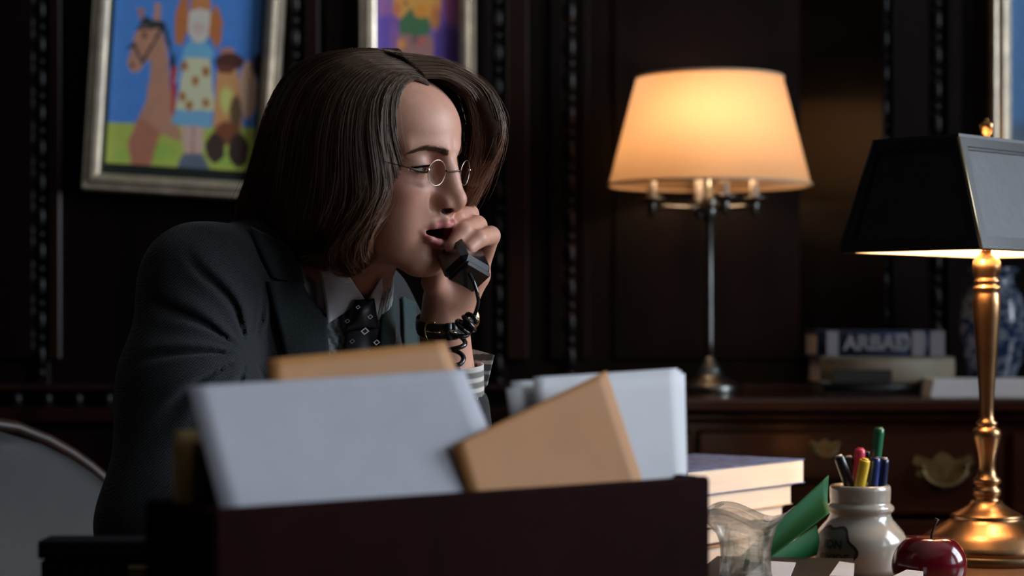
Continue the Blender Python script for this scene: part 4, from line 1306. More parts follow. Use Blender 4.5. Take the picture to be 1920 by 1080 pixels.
# lips
lipd = np.minimum(chain(np.c_[lx, al, lz_], [(76.5, 27.5, -66.0), (88, 17, -61.5), (95.5, 6.5, -58.2), (95.3, 0, -59.6)], [2.2, 4.0, 4.7, 4.5]), chain(np.c_[lx, al, lz_], [(76.5, 27.5, -66.8), (86, 18, -75.5), (90.5, 8, -80.2), (91.2, 0, -81)], [2.2, 4.0, 5.2, 5.2]))
lw = (1 - smoothstep(.1, 1.3, lipd)) * isf
mixc(.9 * lw, (.50, .13, .14))
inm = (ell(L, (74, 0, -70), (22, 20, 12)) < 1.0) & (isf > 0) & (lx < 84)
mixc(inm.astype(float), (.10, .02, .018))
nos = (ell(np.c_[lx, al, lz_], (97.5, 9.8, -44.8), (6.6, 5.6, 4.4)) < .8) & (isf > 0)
mixc(.85 * nos.astype(float), (.06, .018, .014))  # nostril lining: darker reddish skin, with its shade painted in
fing = np.exp(-(np.min([np.linalg.norm(Vb - HAND[k][3], axis=1) for k in HAND], axis=0) / .012) ** 2)
mixc(.35 * fing, (.50, .20, .15))
kn = np.exp(-(np.min([np.linalg.norm(Vb - HAND[k][1], axis=1) for k in HAND], axis=0) / .012) ** 2)
mixc(.25 * kn, (.52, .23, .18))
M_skin = paint_mat('skin', .46, bump=.10, bscale=900, sss=.12, spec=.4)
woman = empty('person', (HIP[0], HIP[1], 0), 0, 'person in dark jacket and tie with round glasses, talking on a telephone', 'person')
WO = np.array(woman.location)
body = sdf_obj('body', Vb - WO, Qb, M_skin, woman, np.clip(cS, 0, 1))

# --- eyes
M_eye = paint_mat('eyeball', .12, coat=.2)
gaze = nrm([.95, .12, -.24])
for s in (-1, 1):
    c = np.array([65.6, s * 31.5, -1.5]); r = 12.5
    vs = MB().lathe([(r * math.sin(t) + .0001, -r * math.cos(t)) for t in np.linspace(0, math.pi, 40)], 48)
    P = np.array(vs.v); vs.v = [tuple(hw(c + q) - WO) for q in P]
    o = vs.build('eye', M_eye, woman)
    dn = P / r @ gaze
    ang = np.degrees(np.arccos(np.clip(dn, -1, 1)))
    col = np.tile([.42, .37, .34], (len(P), 1))  # whites darkened to put the shade on the eye into their colour
    col[ang < 29] = (.09, .055, .03); col[ang < 13] = (.003, .003, .003); col[(ang > 25) & (ang < 29)] = (.03, .02, .012)
    me = o.data; set_cols(me, col)
# --- teeth and tongue
M_teeth = mat('teeth', (.62, .57, .48), .2, coat=.4)
tt = MB()
for k in range(-4, 5):
    a = k * .20
    c = np.array([67 + 19 * math.cos(a), 19 * math.sin(a) * 1.02, -63.2 + .3 * abs(k)])
    R = rotm(a * 1.0, 0, 0)
    b = MB().box((0, 0, 0), (2.6, 3.7, 5.6), bev=.9)
    tt.add([hw(c + R @ np.array(v)) - WO for v in b.v], b.f, True)
tt.build('teeth', M_teeth, woman)
tg = MB().lathe([(14 * math.sin(t) + .001, -4.5 * math.cos(t)) for t in np.linspace(0, math.pi, 12)], 20)
tg.v = [tuple(hw(np.array([66, 0, -78.5]) + np.array(v) * np.array([1.3, 1, 1])) - WO) for v in tg.v]
tg.build('tongue', mat('tongue', (.42, .10, .09), .35), woman)

# --- eyebrows and lashes: short hairs
def strands_mesh(paths, rads, sides=3):
    """paths (N, M, 3), rads (N, M) -> verts, quads"""
    P = np.asarray(paths); N, M = P.shape[:2]
    T = np.gradient(P, axis=1); T /= np.linalg.norm(T, axis=2)[..., None] + 1e-12
    ref = np.zeros_like(T); ref[..., 1] = 1
    A = np.cross(T, ref); A /= np.linalg.norm(A, axis=2)[..., None] + 1e-9
    Bn = np.cross(T, A)
    V = np.stack([P + rads[..., None] * (math.cos(2 * math.pi * k / sides) * A + math.sin(2 * math.pi * k / sides) * Bn) for k in range(sides)], 2)
    idx = np.arange(N * M * sides).reshape(N, M, sides)
    q = []
    for k in range(sides):
        k2 = (k + 1) % sides
        q.append(np.stack([idx[:, :-1, k], idx[:, :-1, k2], idx[:, 1:, k2], idx[:, 1:, k]], -1).reshape(-1, 4))
    return V.reshape(-1, 3), np.concatenate(q)


M_brow = mat('lash_hair', (.022, .013, .009), .95, spec=.05); M_brow2 = mat('brow_hair', (.075, .042, .026), .95, spec=.05)
def head_project(pts, it=4):
    """move head-mm points onto the skin"""
    W = HO + (np.asarray(pts) / 1000) @ HR.T
    for _ in range(it):
        e = .0005; d = head_fn(W)
        gr = np.stack([head_fn(W + np.eye(3)[k] * e) - head_fn(W - np.eye(3)[k] * e) for k in range(3)], 1) / (2 * e)
        gr /= np.linalg.norm(gr, axis=1)[:, None] + 1e-9
        W = W - d[:, None] * gr
    return W, gr
for s in (-1, 1):
    n = 420
    u = RNG.random(n); v = RNG.normal(0, .5, n)
    yy = 9 + 38 * u; zz = 15.0 + 5.5 * np.sin(u * 2.2) - 3.2 * np.clip(u - .6, 0, 1) * 5 * .9 + v * (3.0 - 1.9 * u)
    base = np.c_[95 - .55 * yy + 0 * u, s * yy, zz]
    W, gr = head_project(base)
    dirh = np.c_[-.35 * np.ones(n), s * (1.0 - .0 * u), .55 - 1.1 * u] ; dirw = dirh @ HR.T
    dirw -= gr * (dirw * gr).sum(1)[:, None]; dirw /= np.linalg.norm(dirw, axis=1)[:, None]
    ln = .0075 * (.7 + .5 * RNG.random(n)); t = np.linspace(0, 1, 4)
    paths = W[:, None] + dirw[:, None] * (ln[:, None] * t)[..., None] + gr[:, None] * (.0012 * np.sin(t * math.pi * .8) + .0002)[None, :, None]
    rads = np.tile(.00019 * (1 - .7 * t), (n, 1))
    Vv, Qq = strands_mesh(paths, rads)
    sdf_obj('eyebrow', Vv - WO, Qq, M_brow2, woman)['kind'] = 'stuff'
    # lashes
    n = 90; u = np.linspace(-.95, .95, n)
    for top in (1, 0):
        arch = np.maximum(0, 1 - u * u)
        zz = (-3.4 + 2.6 * arch ** .8 - 1.0 * u) if top else (-3.4 - 2.6 * arch ** .9 - 1.0 * u)
        yy = 31.5 + u * 15.0
        xx = 66.5 + np.sqrt(np.maximum(13.4 ** 2 - (yy - 31.5) ** 2 - (zz + 1.5) ** 2, 4))
        b = np.c_[xx, s * yy, zz]
        dr = np.c_[.75 + 0 * u, s * .45 * u + s * .15, (.25 if top else -.5) + 0 * u]
        ln = (7.0 if top else 3.2) * (.6 + .4 * (u + 1) / 2); t = np.linspace(0, 1, 5)
        pts = b[:, None] + dr[:, None] * (np.outer(ln, t))[..., None] + np.array([0, 0, 1])[None, None] * (np.outer(ln, t ** 2) * (.25 if top else -.1))[..., None]
        pts = HO + (pts / 1000) @ HR.T
        rads = np.tile((.00042 if top else .00022) * (1 - .8 * t), (n, 1))
        Vv, Qq = strands_mesh(pts, rads)
        sdf_obj('eyelashes', Vv - WO, Qq, M_brow, woman)['kind'] = 'stuff'
# --- hair: a soft under-volume with combed strands over it
def hair_env(P):
    p = hl(P)
    d = ell(p, (-20, 0, 36), (98, 78, 76))
    d = smin(d, ell(p, (-78, -4, -20), (60, 72, 92)), 30)
    d = smin(d, ell(p, (2, -55, -32), (57, 29, 82)), 24)
    d = smin(d, ell(p, (-2, 55, -32), (57, 29, 82)), 24)
    return d / 1000


def hair_base_fn(P):
    p = hl(P)
    d = hair_env(P) * 1000 + 9
    d = smax(d, -ell(p, (92, 0, -18), (76, 54, 106)), 6)
    d = smax(d, -ell(p, (20, 0, -120), (90, 44, 80)), 8)
    d = smin(d, chain(p, [(30, 2, 100), (62, 28, 92), (90, 48, 70), (104, 54, 45), (106, 55, 20), (98, 54, 2)], [8, 9, 9, 8, 6, 3], 6), 10)
    return d / 1000


c0 = hw((-20, 0, 0))
Vh, Qh = sculpt(hair_base_fn, c0 - .21, c0 + .21, .003, fine=1)
M_hair = bpy.data.materials.new('brown_hair'); M_hair.use_nodes = True
nt = M_hair.node_tree; _b = nt.nodes['Principled BSDF']
_va = nt.nodes.new('ShaderNodeVertexColor'); _va.layer_name = 'paint'
nt.links.new(_va.outputs[0], _b.inputs['Base Color'])
_b.inputs['Roughness'].default_value = .36; _b.inputs['Specular IOR Level'].default_value = .5
M_hairbase = mat('hair_undercoat', (.026, .015, .010), 1.0, spec=.05, var=.3, scale=120)
hair = sdf_obj('hair', Vh - WO, Qh, M_hairbase, woman)


def cubic(P, n, axis):
    """Catmull-Rom resampling of control points along an axis"""
    P = np.moveaxis(np.asarray(P, float), axis, 0); m = len(P)
    Q = np.concatenate([[2 * P[0] - P[1]], P, [2 * P[-1] - P[-2]]])
    t = np.linspace(0, m - 1, n) if np.isscalar(n) else np.asarray(n) * (m - 1)
    i = np.clip(t.astype(int), 0, m - 2); f = (t - i).reshape(-1, *([1] * (P.ndim - 1)))
    a, b, c, d = Q[i], Q[i + 1], Q[i + 2], Q[i + 3]
    R = .5 * (2 * b + (c - a) * f + (2 * a - 5 * b + 4 * c - d) * f * f + (3 * b - a - 3 * c + d) * f ** 3)
    return np.moveaxis(R, 0, axis)


def first_hit(px, py, fn, y0=2.0, y1=2.45, n=90):
    """depth where the line of sight first meets a surface, or passes closest"""
    Y = np.linspace(y0, y1, n)
    pts = np.array([at(px, py, y) for y in Y]); d = fn(pts)
    k = np.argmax(d < 0)
    if d[k] < 0:
        if k == 0: return pts[0]
        t = d[k - 1] / (d[k - 1] - d[k]); return pts[k - 1] * (1 - t) + pts[k] * t
    return pts[np.argmin(d)]


near_px = [
    [(803, 158), (778, 146), (752, 168), (745, 215), (751, 270), (763, 318), (752, 362), (716, 404), (694, 440), (690, 474), (706, 492)],
    [(796, 150), (755, 142), (722, 180), (716, 240), (724, 300), (732, 345), (716, 392), (682, 434), (664, 470), (676, 498), (698, 484)],
    [(782, 134), (722, 134), (680, 180), (668, 250), (672, 315), (672, 368), (650, 420), (624, 462), (628, 498), (656, 512), (672, 492)],
    [(770, 120), (690, 122), (632, 170), (610, 245), (606, 315), (600, 375), (588, 430), (586, 470), (606, 498), (634, 504), (650, 492)],
    [(758, 106), (664, 110), (592, 150), (556, 225), (544, 300), (534, 370), (530, 425), (540, 468), (566, 488), (592, 490), (606, 482)],
    [(750, 98), (648, 101), (566, 132), (520, 205), (500, 285), (482, 355), (476, 405), (492, 446), (520, 466), (545, 470), (560, 466)],
    [(746, 94), (640, 96), (556, 122), (506, 195), (482, 275), (460, 350), (444, 396), (452, 428), (478, 446), (505, 452), (520, 450)],
]
CN = np.array([[first_hit(x, y, hair_env) for x, y in row] for row in near_px])
far_mm = [
    [(52, -9, 91), (70, 10, 92), (85, 33, 78), (92, 45, 50), (94, 50, 25), (95, 52, 2), (92, 54, -18)],
    [(40, -8, 99), (64, 16, 101), (90, 42, 86), (102, 53, 58), (106, 57, 32), (102, 57, 6), (94, 56, -17)],
    [(26, -7, 107), (58, 20, 108), (92, 47, 88), (109, 57, 62), (114, 60, 36), (108, 59, 9), (95, 57, -15)],
    [(16, -6, 110), (44, 28, 107), (74, 62, 80), (86, 74, 45), (88, 76, 5), (80, 74, -35), (70, 70, -66)],
    [(0, -5, 112), (16, 48, 100), (34, 78, 58), (40, 85, 10), (36, 82, -42), (32, 78, -84), (36, 66, -108)],
    [(-25, -5, 112), (-25, 50, 98), (-25, 80, 52), (-25, 86, 0), (-25, 82, -48), (-22, 78, -86), (-10, 66, -106)],
    [(-50, -5, 108), (-72, 48, 86), (-86, 78, 38), (-94, 82, -12), (-92, 76, -56), (-86, 70, -90), (-72, 62, -106)],
    [(-52, -6, 107), (-100, 18, 76), (-126, 36, 24), (-138, 36, -30), (-138, 32, -70), (-124, 28, -96), (-104, 26, -108)],
    [(-50, -8, 107), (-104, -14, 72), (-128, -22, 22), (-138, -28, -28), (-138, -30, -70), (-124, -28, -96), (-104, -26, -108)],
]
CF = np.array([[hw(p) for p in row] for row in far_mm])


def comb(C, n, nclump, M, layer, rad, seed, wave=.0012, dist=None, spread=.0):
    rg = np.random.default_rng(seed)
    s = rg.random(n) if dist is None else dist(rg.random(n))
    cl = np.sort(rg.random(nclump))
    k = rg.integers(0, nclump, n) * 0 + np.argmin(np.abs(s[:, None] - cl[None]) + rg.normal(0, .006, (n, nclump)), axis=1)
    t = np.linspace(0, 1, M)
    Cd = cubic(C, M, 1)                      # columns, M, 3
    sc_ = (s[:, None] * (1 - .62 * t ** 1.2) + cl[k][:, None] * .62 * t ** 1.2)
    dr = rg.normal(0, .016, nclump)[k]; ph0 = (rg.random(nclump) * 6.28)[k]
    sc_ = np.clip(sc_ + rg.normal(0, .011, (n, 1)) * (.3 + t) + dr[:, None] * np.sin(ph0[:, None] + 5 * t) * t, 0, 1)
    S = 200
    Cs = cubic(Cd, S, 0)                     # S, M, 3
    f = sc_ * (S - 1); i0 = np.clip(f.astype(int), 0, S - 2); w = (f - i0)[..., None]
    jj = np.arange(M)[None].repeat(n, 0)
    P = Cs[i0, jj] * (1 - w) + Cs[i0 + 1, jj] * w
    # inward layering toward the middle of the head
    ctr = hw((0, 0, 10)); inw = ctr - P; inw[..., 2] *= .25; inw /= np.linalg.norm(inw, axis=2)[..., None]
    lay = layer * rg.random(n) ** 1.5
    lay_c = rg.normal(0, .0022, nclump)[k]
    P = P + inw * ((lay + lay_c)[:, None] * (np.sin(np.clip(t, 0, 1) * math.pi * .5 + .15)))[..., None]
    ph = rg.random((nclump, 3)) * 6.28; fr = 1.5 + rg.random(nclump) * 2
    P = P + wave * np.sin(ph[k][:, None, :] + (fr[k][:, None] * t[None] * 4)[..., None]) * (t ** 1.3)[None, :, None]
    P = P + rg.normal(0, 1, (n, 1, 3)) * (.0009 + spread * t)[None, :, None]
    # shorten some
    ln = 1 - .22 * rg.random(n) ** 2
    tt_ = t[None] * ln[:, None] * (M - 1); i0 = np.clip(tt_.astype(int), 0, M - 2); w = (tt_ - i0)[..., None]
    rr = np.arange(n)[:, None]
    P = P[rr, i0] * (1 - w) + P[rr, i0 + 1] * w
    R = rad * (.75 + .5 * rg.random((n, 1))) * (1 - .72 * t[None] ** 3)
    tone = (.65 + .7 * rg.random(nclump))[k] * (.75 + .5 * rg.random(n))
    return P, R, tone, t


def lay_hair(name, sets):
    Vs, Qs, Cs = [], [], []
    off = 0
    for P, R, tone, t in sets:
        V, Q = strands_mesh(P, R)
        col = np.array([.14, .082, .052])[None, None] * tone[:, None, None] * np.ones((1, len(t), 1))
        col = col * (1 + np.array([.55, .22, .10])[None, None] * smoothstep(.45, 1, t)[None, :, None])
        col = np.repeat(col[:, :, None], 3, 2).reshape(-1, 3)
        Vs.append(V); Qs.append(Q + off); Cs.append(col); off += len(V)
    o = sdf_obj(name, np.concatenate(Vs) - WO, np.concatenate(Qs), M_hair, hair, np.clip(np.concatenate(Cs), 0, 1))
    o['kind'] = 'stuff'
    return o


lay_hair('strands', [comb(CN, 8600, 170, 24, .014, .00032, 1, wave=.0042), comb(CN, 420, 260, 24, .001, .00020, 2, wave=.007, spread=.004)])
lay_hair('strands', [comb(CF, 4600, 150, 22, .010, .00034, 3, wave=.0035), comb(CF[:5], 150, 120, 22, .001, .00022, 4, wave=.004, spread=.003),
                     comb(CF[:4], 1500, 60, 22, .006, .00036, 5, wave=.0015)])
# --- clothing
NB = at(560, 500, 2.30)
MID = (SHR + SHL) / 2
SPN = nrm(HIP - MID)
TF2 = nrm(TF - SPN * (TF @ SPN))
TL2 = nrm(np.cross(SPN, TF2)); TL2 = TL2 if TL2 @ TL > 0 else -TL2


def trunk(P, w, dpt, top=.0, drop=.0):
    q = P - MID
    a = q @ SPN; l = q @ TL2; f = q @ TF2
    Ls = np.linalg.norm(HIP - MID)
    ww = w * (1 - .12 * smoothstep(.1, .3, a)); dd = dpt * (1 + .05 * smoothstep(.05, .25, a))
    k = np.sqrt((l / ww) ** 2 + ((f - .012) / dd) ** 2)
    d = (k - 1) * np.minimum(ww, dd) * .95
    d = smax(d, -(a - top), .09)
    return smax(d, a - (Ls + drop), .04)




def folds(P):
    """creases radiating from the armpit over the upper sleeve, plus soft rumples"""
    A = at(470, 660, 2.13)
    dx, dz = P[:, 0] - A[0], P[:, 2] - A[2]
    r = np.hypot(dx, dz); a = np.arctan2(dz, -dx)
    msk = smoothstep(.008, .03, r) * (1 - smoothstep(.07, .135, r)) * smoothstep(.02, -.01, dx)
    w = a * 5.2 + .9 * vnoise(P, 16, 3) + r * 9
    return .0085 * msk * np.exp(-(np.sin(w) / .42) ** 2) - .0022 * msk * np.sin(2 * w + 1) - .0012 * vnoise(P, 26, 5)


def jacket_shell(P):
    d = trunk(P, .180, .128, top=-.005)
    d = smin(d, cone(P, NECK + TF * -.012 + np.array([0, 0, -.03]), CHEST + TF * .022, .074, .105), .03)
    sh = chain(P, [SHR, at(500, 492, 2.25), at(575, 500, 2.315)], [.062, .046, .050], .03)
    d = smin(d, sh, .05)
    sl = chain(P, [SHL, at(680, 570, 2.40), at(600, 500, 2.33)], [.052, .048, .050], .03)
    d = smin(d, sl, .05)
    return d


_E1 = np.array([first_hit(x, y, jacket_shell) for x, y in [(592, 470), (598, 500), (608, 560), (618, 620), (626, 680), (645, 780)]])
_E2 = np.array([first_hit(x, y, jacket_shell) for x, y in [(724, 500), (718, 530), (712, 570), (706, 620), (702, 680), (690, 780)]])
_V1 = (_E1 - MID) @ TL2; _V2 = (_E2 - MID) @ TL2


def jacket_fn(P):
    d = jacket_shell(P)
    # opening for the shirt between the two front edges
    q = P - MID; l = q @ TL2; f = q @ TF2; z = P[:, 2]
    o1, o2 = np.argsort(_E1[:, 2]), np.argsort(_E2[:, 2])
    l1 = np.interp(z, _E1[o1, 2], _V1[o1]); l2 = np.interp(z, _E2[o2, 2], _V2[o2])
    v = np.maximum(np.maximum(l1 - l, l - l2), .0 - f)
    d = smax(d, -v, .008)
    # neck hole
    d = smax(d, -cone(P, NECK + np.array([-.012, .012, .0]), hw((0, 0, -70)), .062, .075), .012)
    arm = chain(P, [SHR, SHR * .55 + ELR * .45, ELR, ELR * .22 + WRR * .78], [.062, .0665, .066, .046], .03)
    d = smin(d, arm, .018)
    arm2 = chain(P, [SHL, ELL_, at(860, 765, 2.275)], [.054, .046, .0345], .02)
    arm2 = smax(arm2, P[:, 2] - at(872, 722, 2.275)[2] - .35 * (P[:, 0] - at(872, 722, 2.275)[0]), .004)
    d = smin(d, arm2, .02)
    d = smax(d, -cone(P, at(858, 790, 2.275), at(852, 690, 2.268), .027, .032), .004)
    return d + folds(P)


M_tweed = bpy.data.materials.new('charcoal_herringbone'); M_tweed.use_nodes = True
nt = M_tweed.node_tree; _b = nt.nodes['Principled BSDF']
_tc = nt.nodes.new('ShaderNodeTexCoord')
def _math(op, a=None, b=None):
    n = nt.nodes.new('ShaderNodeMath'); n.operation = op
    for i, v in enumerate((a, b)):
        if v is None: continue
        if isinstance(v, (int, float)): n.inputs[i].default_value = v
        else: nt.links.new(v, n.inputs[i])
    return n.outputs[0]
_sx = nt.nodes.new('ShaderNodeSeparateXYZ'); nt.links.new(_tc.outputs['Object'], _sx.inputs[0])
_u = _math('ADD', _sx.outputs[0], _math('MULTIPLY', _sx.outputs[1], .6))
_zig = _math('PINGPONG', _u, .006)
_wv = _math('SINE', _math('MULTIPLY', _math('ADD', _sx.outputs[2], _zig), 2100.0))
_nz = nt.nodes.new('ShaderNodeTexNoise'); _nz.inputs['Scale'].default_value = 900; nt.links.new(_tc.outputs['Object'], _nz.inputs['Vector'])
_m = _math('ADD', _math('MULTIPLY', _wv, .28), _nz.outputs[0])
_rp = nt.nodes.new('ShaderNodeValToRGB'); _rp.color_ramp.elements[0].position = .3; _rp.color_ramp.elements[1].position = .85
_rp.color_ramp.elements[0].color = (.003, .0042, .0052, 1); _rp.color_ramp.elements[1].color = (.037, .042, .046, 1)
nt.links.new(_m, _rp.inputs[0]); nt.links.new(_rp.outputs[0], _b.inputs['Base Color'])
_b.inputs['Roughness'].default_value = .85; _b.inputs['Specular IOR Level'].default_value = .2; _b.inputs['Sheen Weight'].default_value = .15
_bp = nt.nodes.new('ShaderNodeBump'); _bp.inputs['Strength'].default_value = .35; _bp.inputs['Distance'].default_value = .0008
nt.links.new(_m, _bp.inputs['Height']); nt.links.new(_bp.outputs[0], _b.inputs['Normal'])
M_tweed2 = mat('teal_grey_tweed', (.022, .044, .045), .85, spec=.2, var=.35, scale=500, sheen=.15, bump=.2, bscale=900)
M_lapel = mat('charcoal_green_lapel', (.010, .016, .018), .85, spec=.2, var=.5, scale=500, sheen=.15, bump=.25, bscale=900)

Vj, Qj = sculpt(jacket_fn, (-.62, 1.90, .46), (.06, 2.64, 1.24), .0036, fine=1)
jacket = sdf_obj('jacket', Vj - WO, Qj, M_tweed, woman)


def shirt_fn(P):
    d = trunk(P, .165, .112, top=.0)
    d = smin(d, cone(P, NECK + np.array([-.008, .008, -.035]), NECK * .82 + hw((6, 0, -75)) * .18, .066, .058), .03)
    d = smin(d, cone(P, NECK + TF * -.014 + np.array([0, 0, -.03]), CHEST + TF * .012, .066, .098), .03)
    d = smin(d, chain(P, [SHR, NB, SHL], [.04, .04, .04], .02), .03)
    return d + .0015 * vnoise(P, 30, 8)


M_shirt = paint_mat('striped_shirt', .8, bump=.1, bscale=700)
Vs_, Qs_ = sculpt(shirt_fn, (-.60, 2.0, .50), (.0, 2.60, 1.16), .004, fine=1)
la = (Vs_ - MID) @ TL2
st_ = (np.sin(la * 900) > .1)[:, None]
shirt = sdf_obj('shirt', Vs_ - WO, Qs_, M_shirt, woman, np.where(st_, np.array([.50, .50, .52]), np.array([.10, .16, .15])))
M_white = mat('white_collar_cotton', (.70, .69, .72), .75, var=.03, scale=40, bump=.08, bscale=700)


def worn_fn(P): return np.minimum(np.minimum(body_fn(P), jacket_fn(P)), shirt_fn(P))


def drape(corners, fn, off, nu=12, nv=12, bulge=0.0, thick=.002, smoothit=2, y1=2.5):
    """cloth piece over a surface; corners TL, TR, BR, BL as sighted, laid on the surface and lifted by off"""
    a, b, c, d = [np.array(k, float) for k in corners]
    U, Vv = np.meshgrid(np.linspace(0, 1, nu), np.linspace(0, 1, nv), indexing='ij')
    px = (a[None, None] * (1 - U[..., None]) + b * U[..., None]) * (1 - Vv[..., None]) + (d * (1 - U[..., None]) + c * U[..., None]) * Vv[..., None]
    Y = np.linspace(1.95, y1, 160)
    flat_ = px.reshape(-1, 2)
    depth = []
    for x, y in flat_:
        pts = np.c_[(x - 960) * Y / FPX, Y, EYE + (HOR - y) * Y / FPX]
        dd = fn(pts) - off
        k = int(np.argmax(dd < 0))
        if dd[k] < 0 and k > 0: depth.append(Y[k - 1] + (Y[k] - Y[k - 1]) * dd[k - 1] / (dd[k - 1] - dd[k]))
        else: depth.append(Y[int(np.argmin(dd))])
    D = np.array(depth).reshape(nu, nv)
    for _ in range(smoothit):
        Dp = np.pad(D, 1, mode='edge'); D = np.minimum(D, (Dp[:-2, 1:-1] + Dp[2:, 1:-1] + Dp[1:-1, :-2] + Dp[1:-1, 2:]) / 4) * .5 + (Dp[:-2, 1:-1] + Dp[2:, 1:-1] + Dp[1:-1, :-2] + Dp[1:-1, 2:]) / 8
    D = D - bulge * np.sin(math.pi * U) * np.sin(math.pi * Vv)
    G = np.stack([(px[..., 0] - 960) * D / FPX, D, EYE + (HOR - px[..., 1]) * D / FPX], -1)
    return G


def cloth(name, corners, fn, off, m, parent, **k):
    th = k.pop('thick', .002)
    G = drape(corners, fn, off, **k)
    # thickness goes inward: orient the grid towards the camera
    n = np.cross(G[1, 0] - G[0, 0], G[0, 1] - G[0, 0])
    if n[1] > 0: G = G[::-1]
    return MB().grid(G - WO, thick=th).build(name, m, parent), G


cloth('collar_wing', [(598, 494), (652, 514), (684, 561), (615, 607)], worn_fn, .006, M_white, shirt, bulge=.004, thick=.0025)
cloth('collar_wing', [(716, 520), (719, 540), (704, 608), (690, 562)], worn_fn, .006, M_white, shirt, bulge=.001, thick=.0025, nu=8)
cloth('jacket_collar', [(470, 424), (602, 488), (606, 540), (514, 520)], jacket_fn, .006, M_lapel, jacket, thick=.004, bulge=.003)
cloth('lapel', [(506, 528), (606, 526), (626, 760), (556, 760)], jacket_fn, .006, M_lapel, jacket, thick=.004, bulge=.004, nu=14, nv=18)
cloth('lapel', [(720, 540), (744, 556), (738, 760), (706, 760)], jacket_fn, .006, M_tweed2, jacket, thick=.004, bulge=.003, nu=10, nv=18)
cloth('jacket_front', [(756, 556), (780, 566), (788, 760), (766, 760)], jacket_fn, .004, M_tweed2, jacket, thick=.003, bulge=.003, nu=10, nv=18)

M_tie = mat('black_silk_tie', (.008, .008, .011), .45, spec=.5, var=.3, scale=60)
M_motif = mat('pale_tie_motif', (.34, .33, .34), .6)
M_motif2 = mat('rust_tie_motif', (.09, .045, .04), .6)
tie, Gt = cloth('necktie', [(650, 604), (712, 600), (722, 780), (628, 780)], shirt_fn, .007, M_tie, woman, bulge=.010, thick=.004, nu=12, nv=16)
cloth('tie_knot', [(666, 562), (702, 560), (711, 616), (646, 620)], shirt_fn, .013, M_tie, tie, bulge=.010, thick=.004)
def tie_top(P): return shirt_fn(P)
for cx, cy, s, m in [(684, 621, 9, M_motif), (694, 594, 6, M_motif), (651, 602, 6, M_motif2), (706, 642, 7, M_motif), (671, 576, 5, M_motif), (660, 640, 6, M_motif2), (690, 662, 7, M_motif)]:
    j, i = 0, 0
    c = first_hit(cx, cy, lambda P: shirt_fn(P) - .0275 + .004 * 0)
    k = c[1] / FPX
    # small raised diamond outline lying on the silk
    nn_ = np.array([0.45, -.89, .0]); e1_ = np.array([.89, .45, 0]); e2_ = np.array([.15, 0, .99])
    o_ = [e1_ * s * k, e2_ * s * .8 * k, -e1_ * s * k, -e2_ * s * .8 * k]
    mb = MB()
    for q in range(4):
        a, b = o_[q], o_[(q + 1) % 4]
        mb.prism([c + a - WO, c + b - WO, c + b * .62 - WO, c + a * .62 - WO], nn_ * .0006)
    mb.build('motif', m, tie)

# shirt cuff standing out of the far sleeve
M_cuff = paint_mat('striped_cuff', .8)
def cuff_sheet(name, c0_, c1_, r0, r1, a0, a1, flare=0.0):
    ax = nrm(c1_ - c0_); e1_ = nrm(np.cross(ax, [0, 1, 0])); e2_ = np.cross(ax, e1_)
    G = []
    for u in np.linspace(a0, a1, 40):
        G.append([c0_ + (c1_ - c0_) * t + (r0 + (r1 - r0) * t) * (math.cos(u) * e1_ + .9 * math.sin(u) * e2_) for t in np.linspace(0, 1, 40)])
    o = MB().grid(np.array(G) - WO, thick=.0018).build(name, M_cuff, shirt)
    V = np.array([v.co[:] for v in o.data.vertices]) + WO
    t = (V - c0_) @ ax / np.linalg.norm(c1_ - c0_)
    sg = np.sin(t * 2 * math.pi * 5.5) > .1
    set_cols(o.data, np.where(sg[:, None] | (t > .93)[:, None], np.array([.62, .58, .54]), np.array([.20, .19, .17])))
    return o
cuff_sheet('cuff', at(860, 790, 2.272), at(857, 684, 2.262), .029, .0295, 0, 2 * math.pi)
M_flap = paint_mat('striped_cuff_flap', .8)
fa = [at(884, 654, 2.285), at(927, 666, 2.275), at(914, 722, 2.27), at(893, 742, 2.272)]
G = []
for u in np.linspace(0, 1, 10):
    G.append([(fa[0] * (1 - u) + fa[1] * u) * (1 - v) + (fa[3] * (1 - u) + fa[2] * u) * v for v in np.linspace(0, 1, 40)])
o = MB().grid(np.array(G) - WO, thick=.0016).build('cuff_flap', M_flap, shirt)
V = np.array([v.co[:] for v in o.data.vertices]); zz = V[:, 2]
tz = (zz - zz.min()) / (zz.max() - zz.min())
xx = (V[:, 0] - V[:, 0].min()) / (V[:, 0].max() - V[:, 0].min())
sg = (np.sin(tz * 2 * math.pi * 4.6) > .45) 
set_cols(o.data, np.where(sg[:, None], np.array([.42, .43, .42]), np.array([.075, .085, .085])))

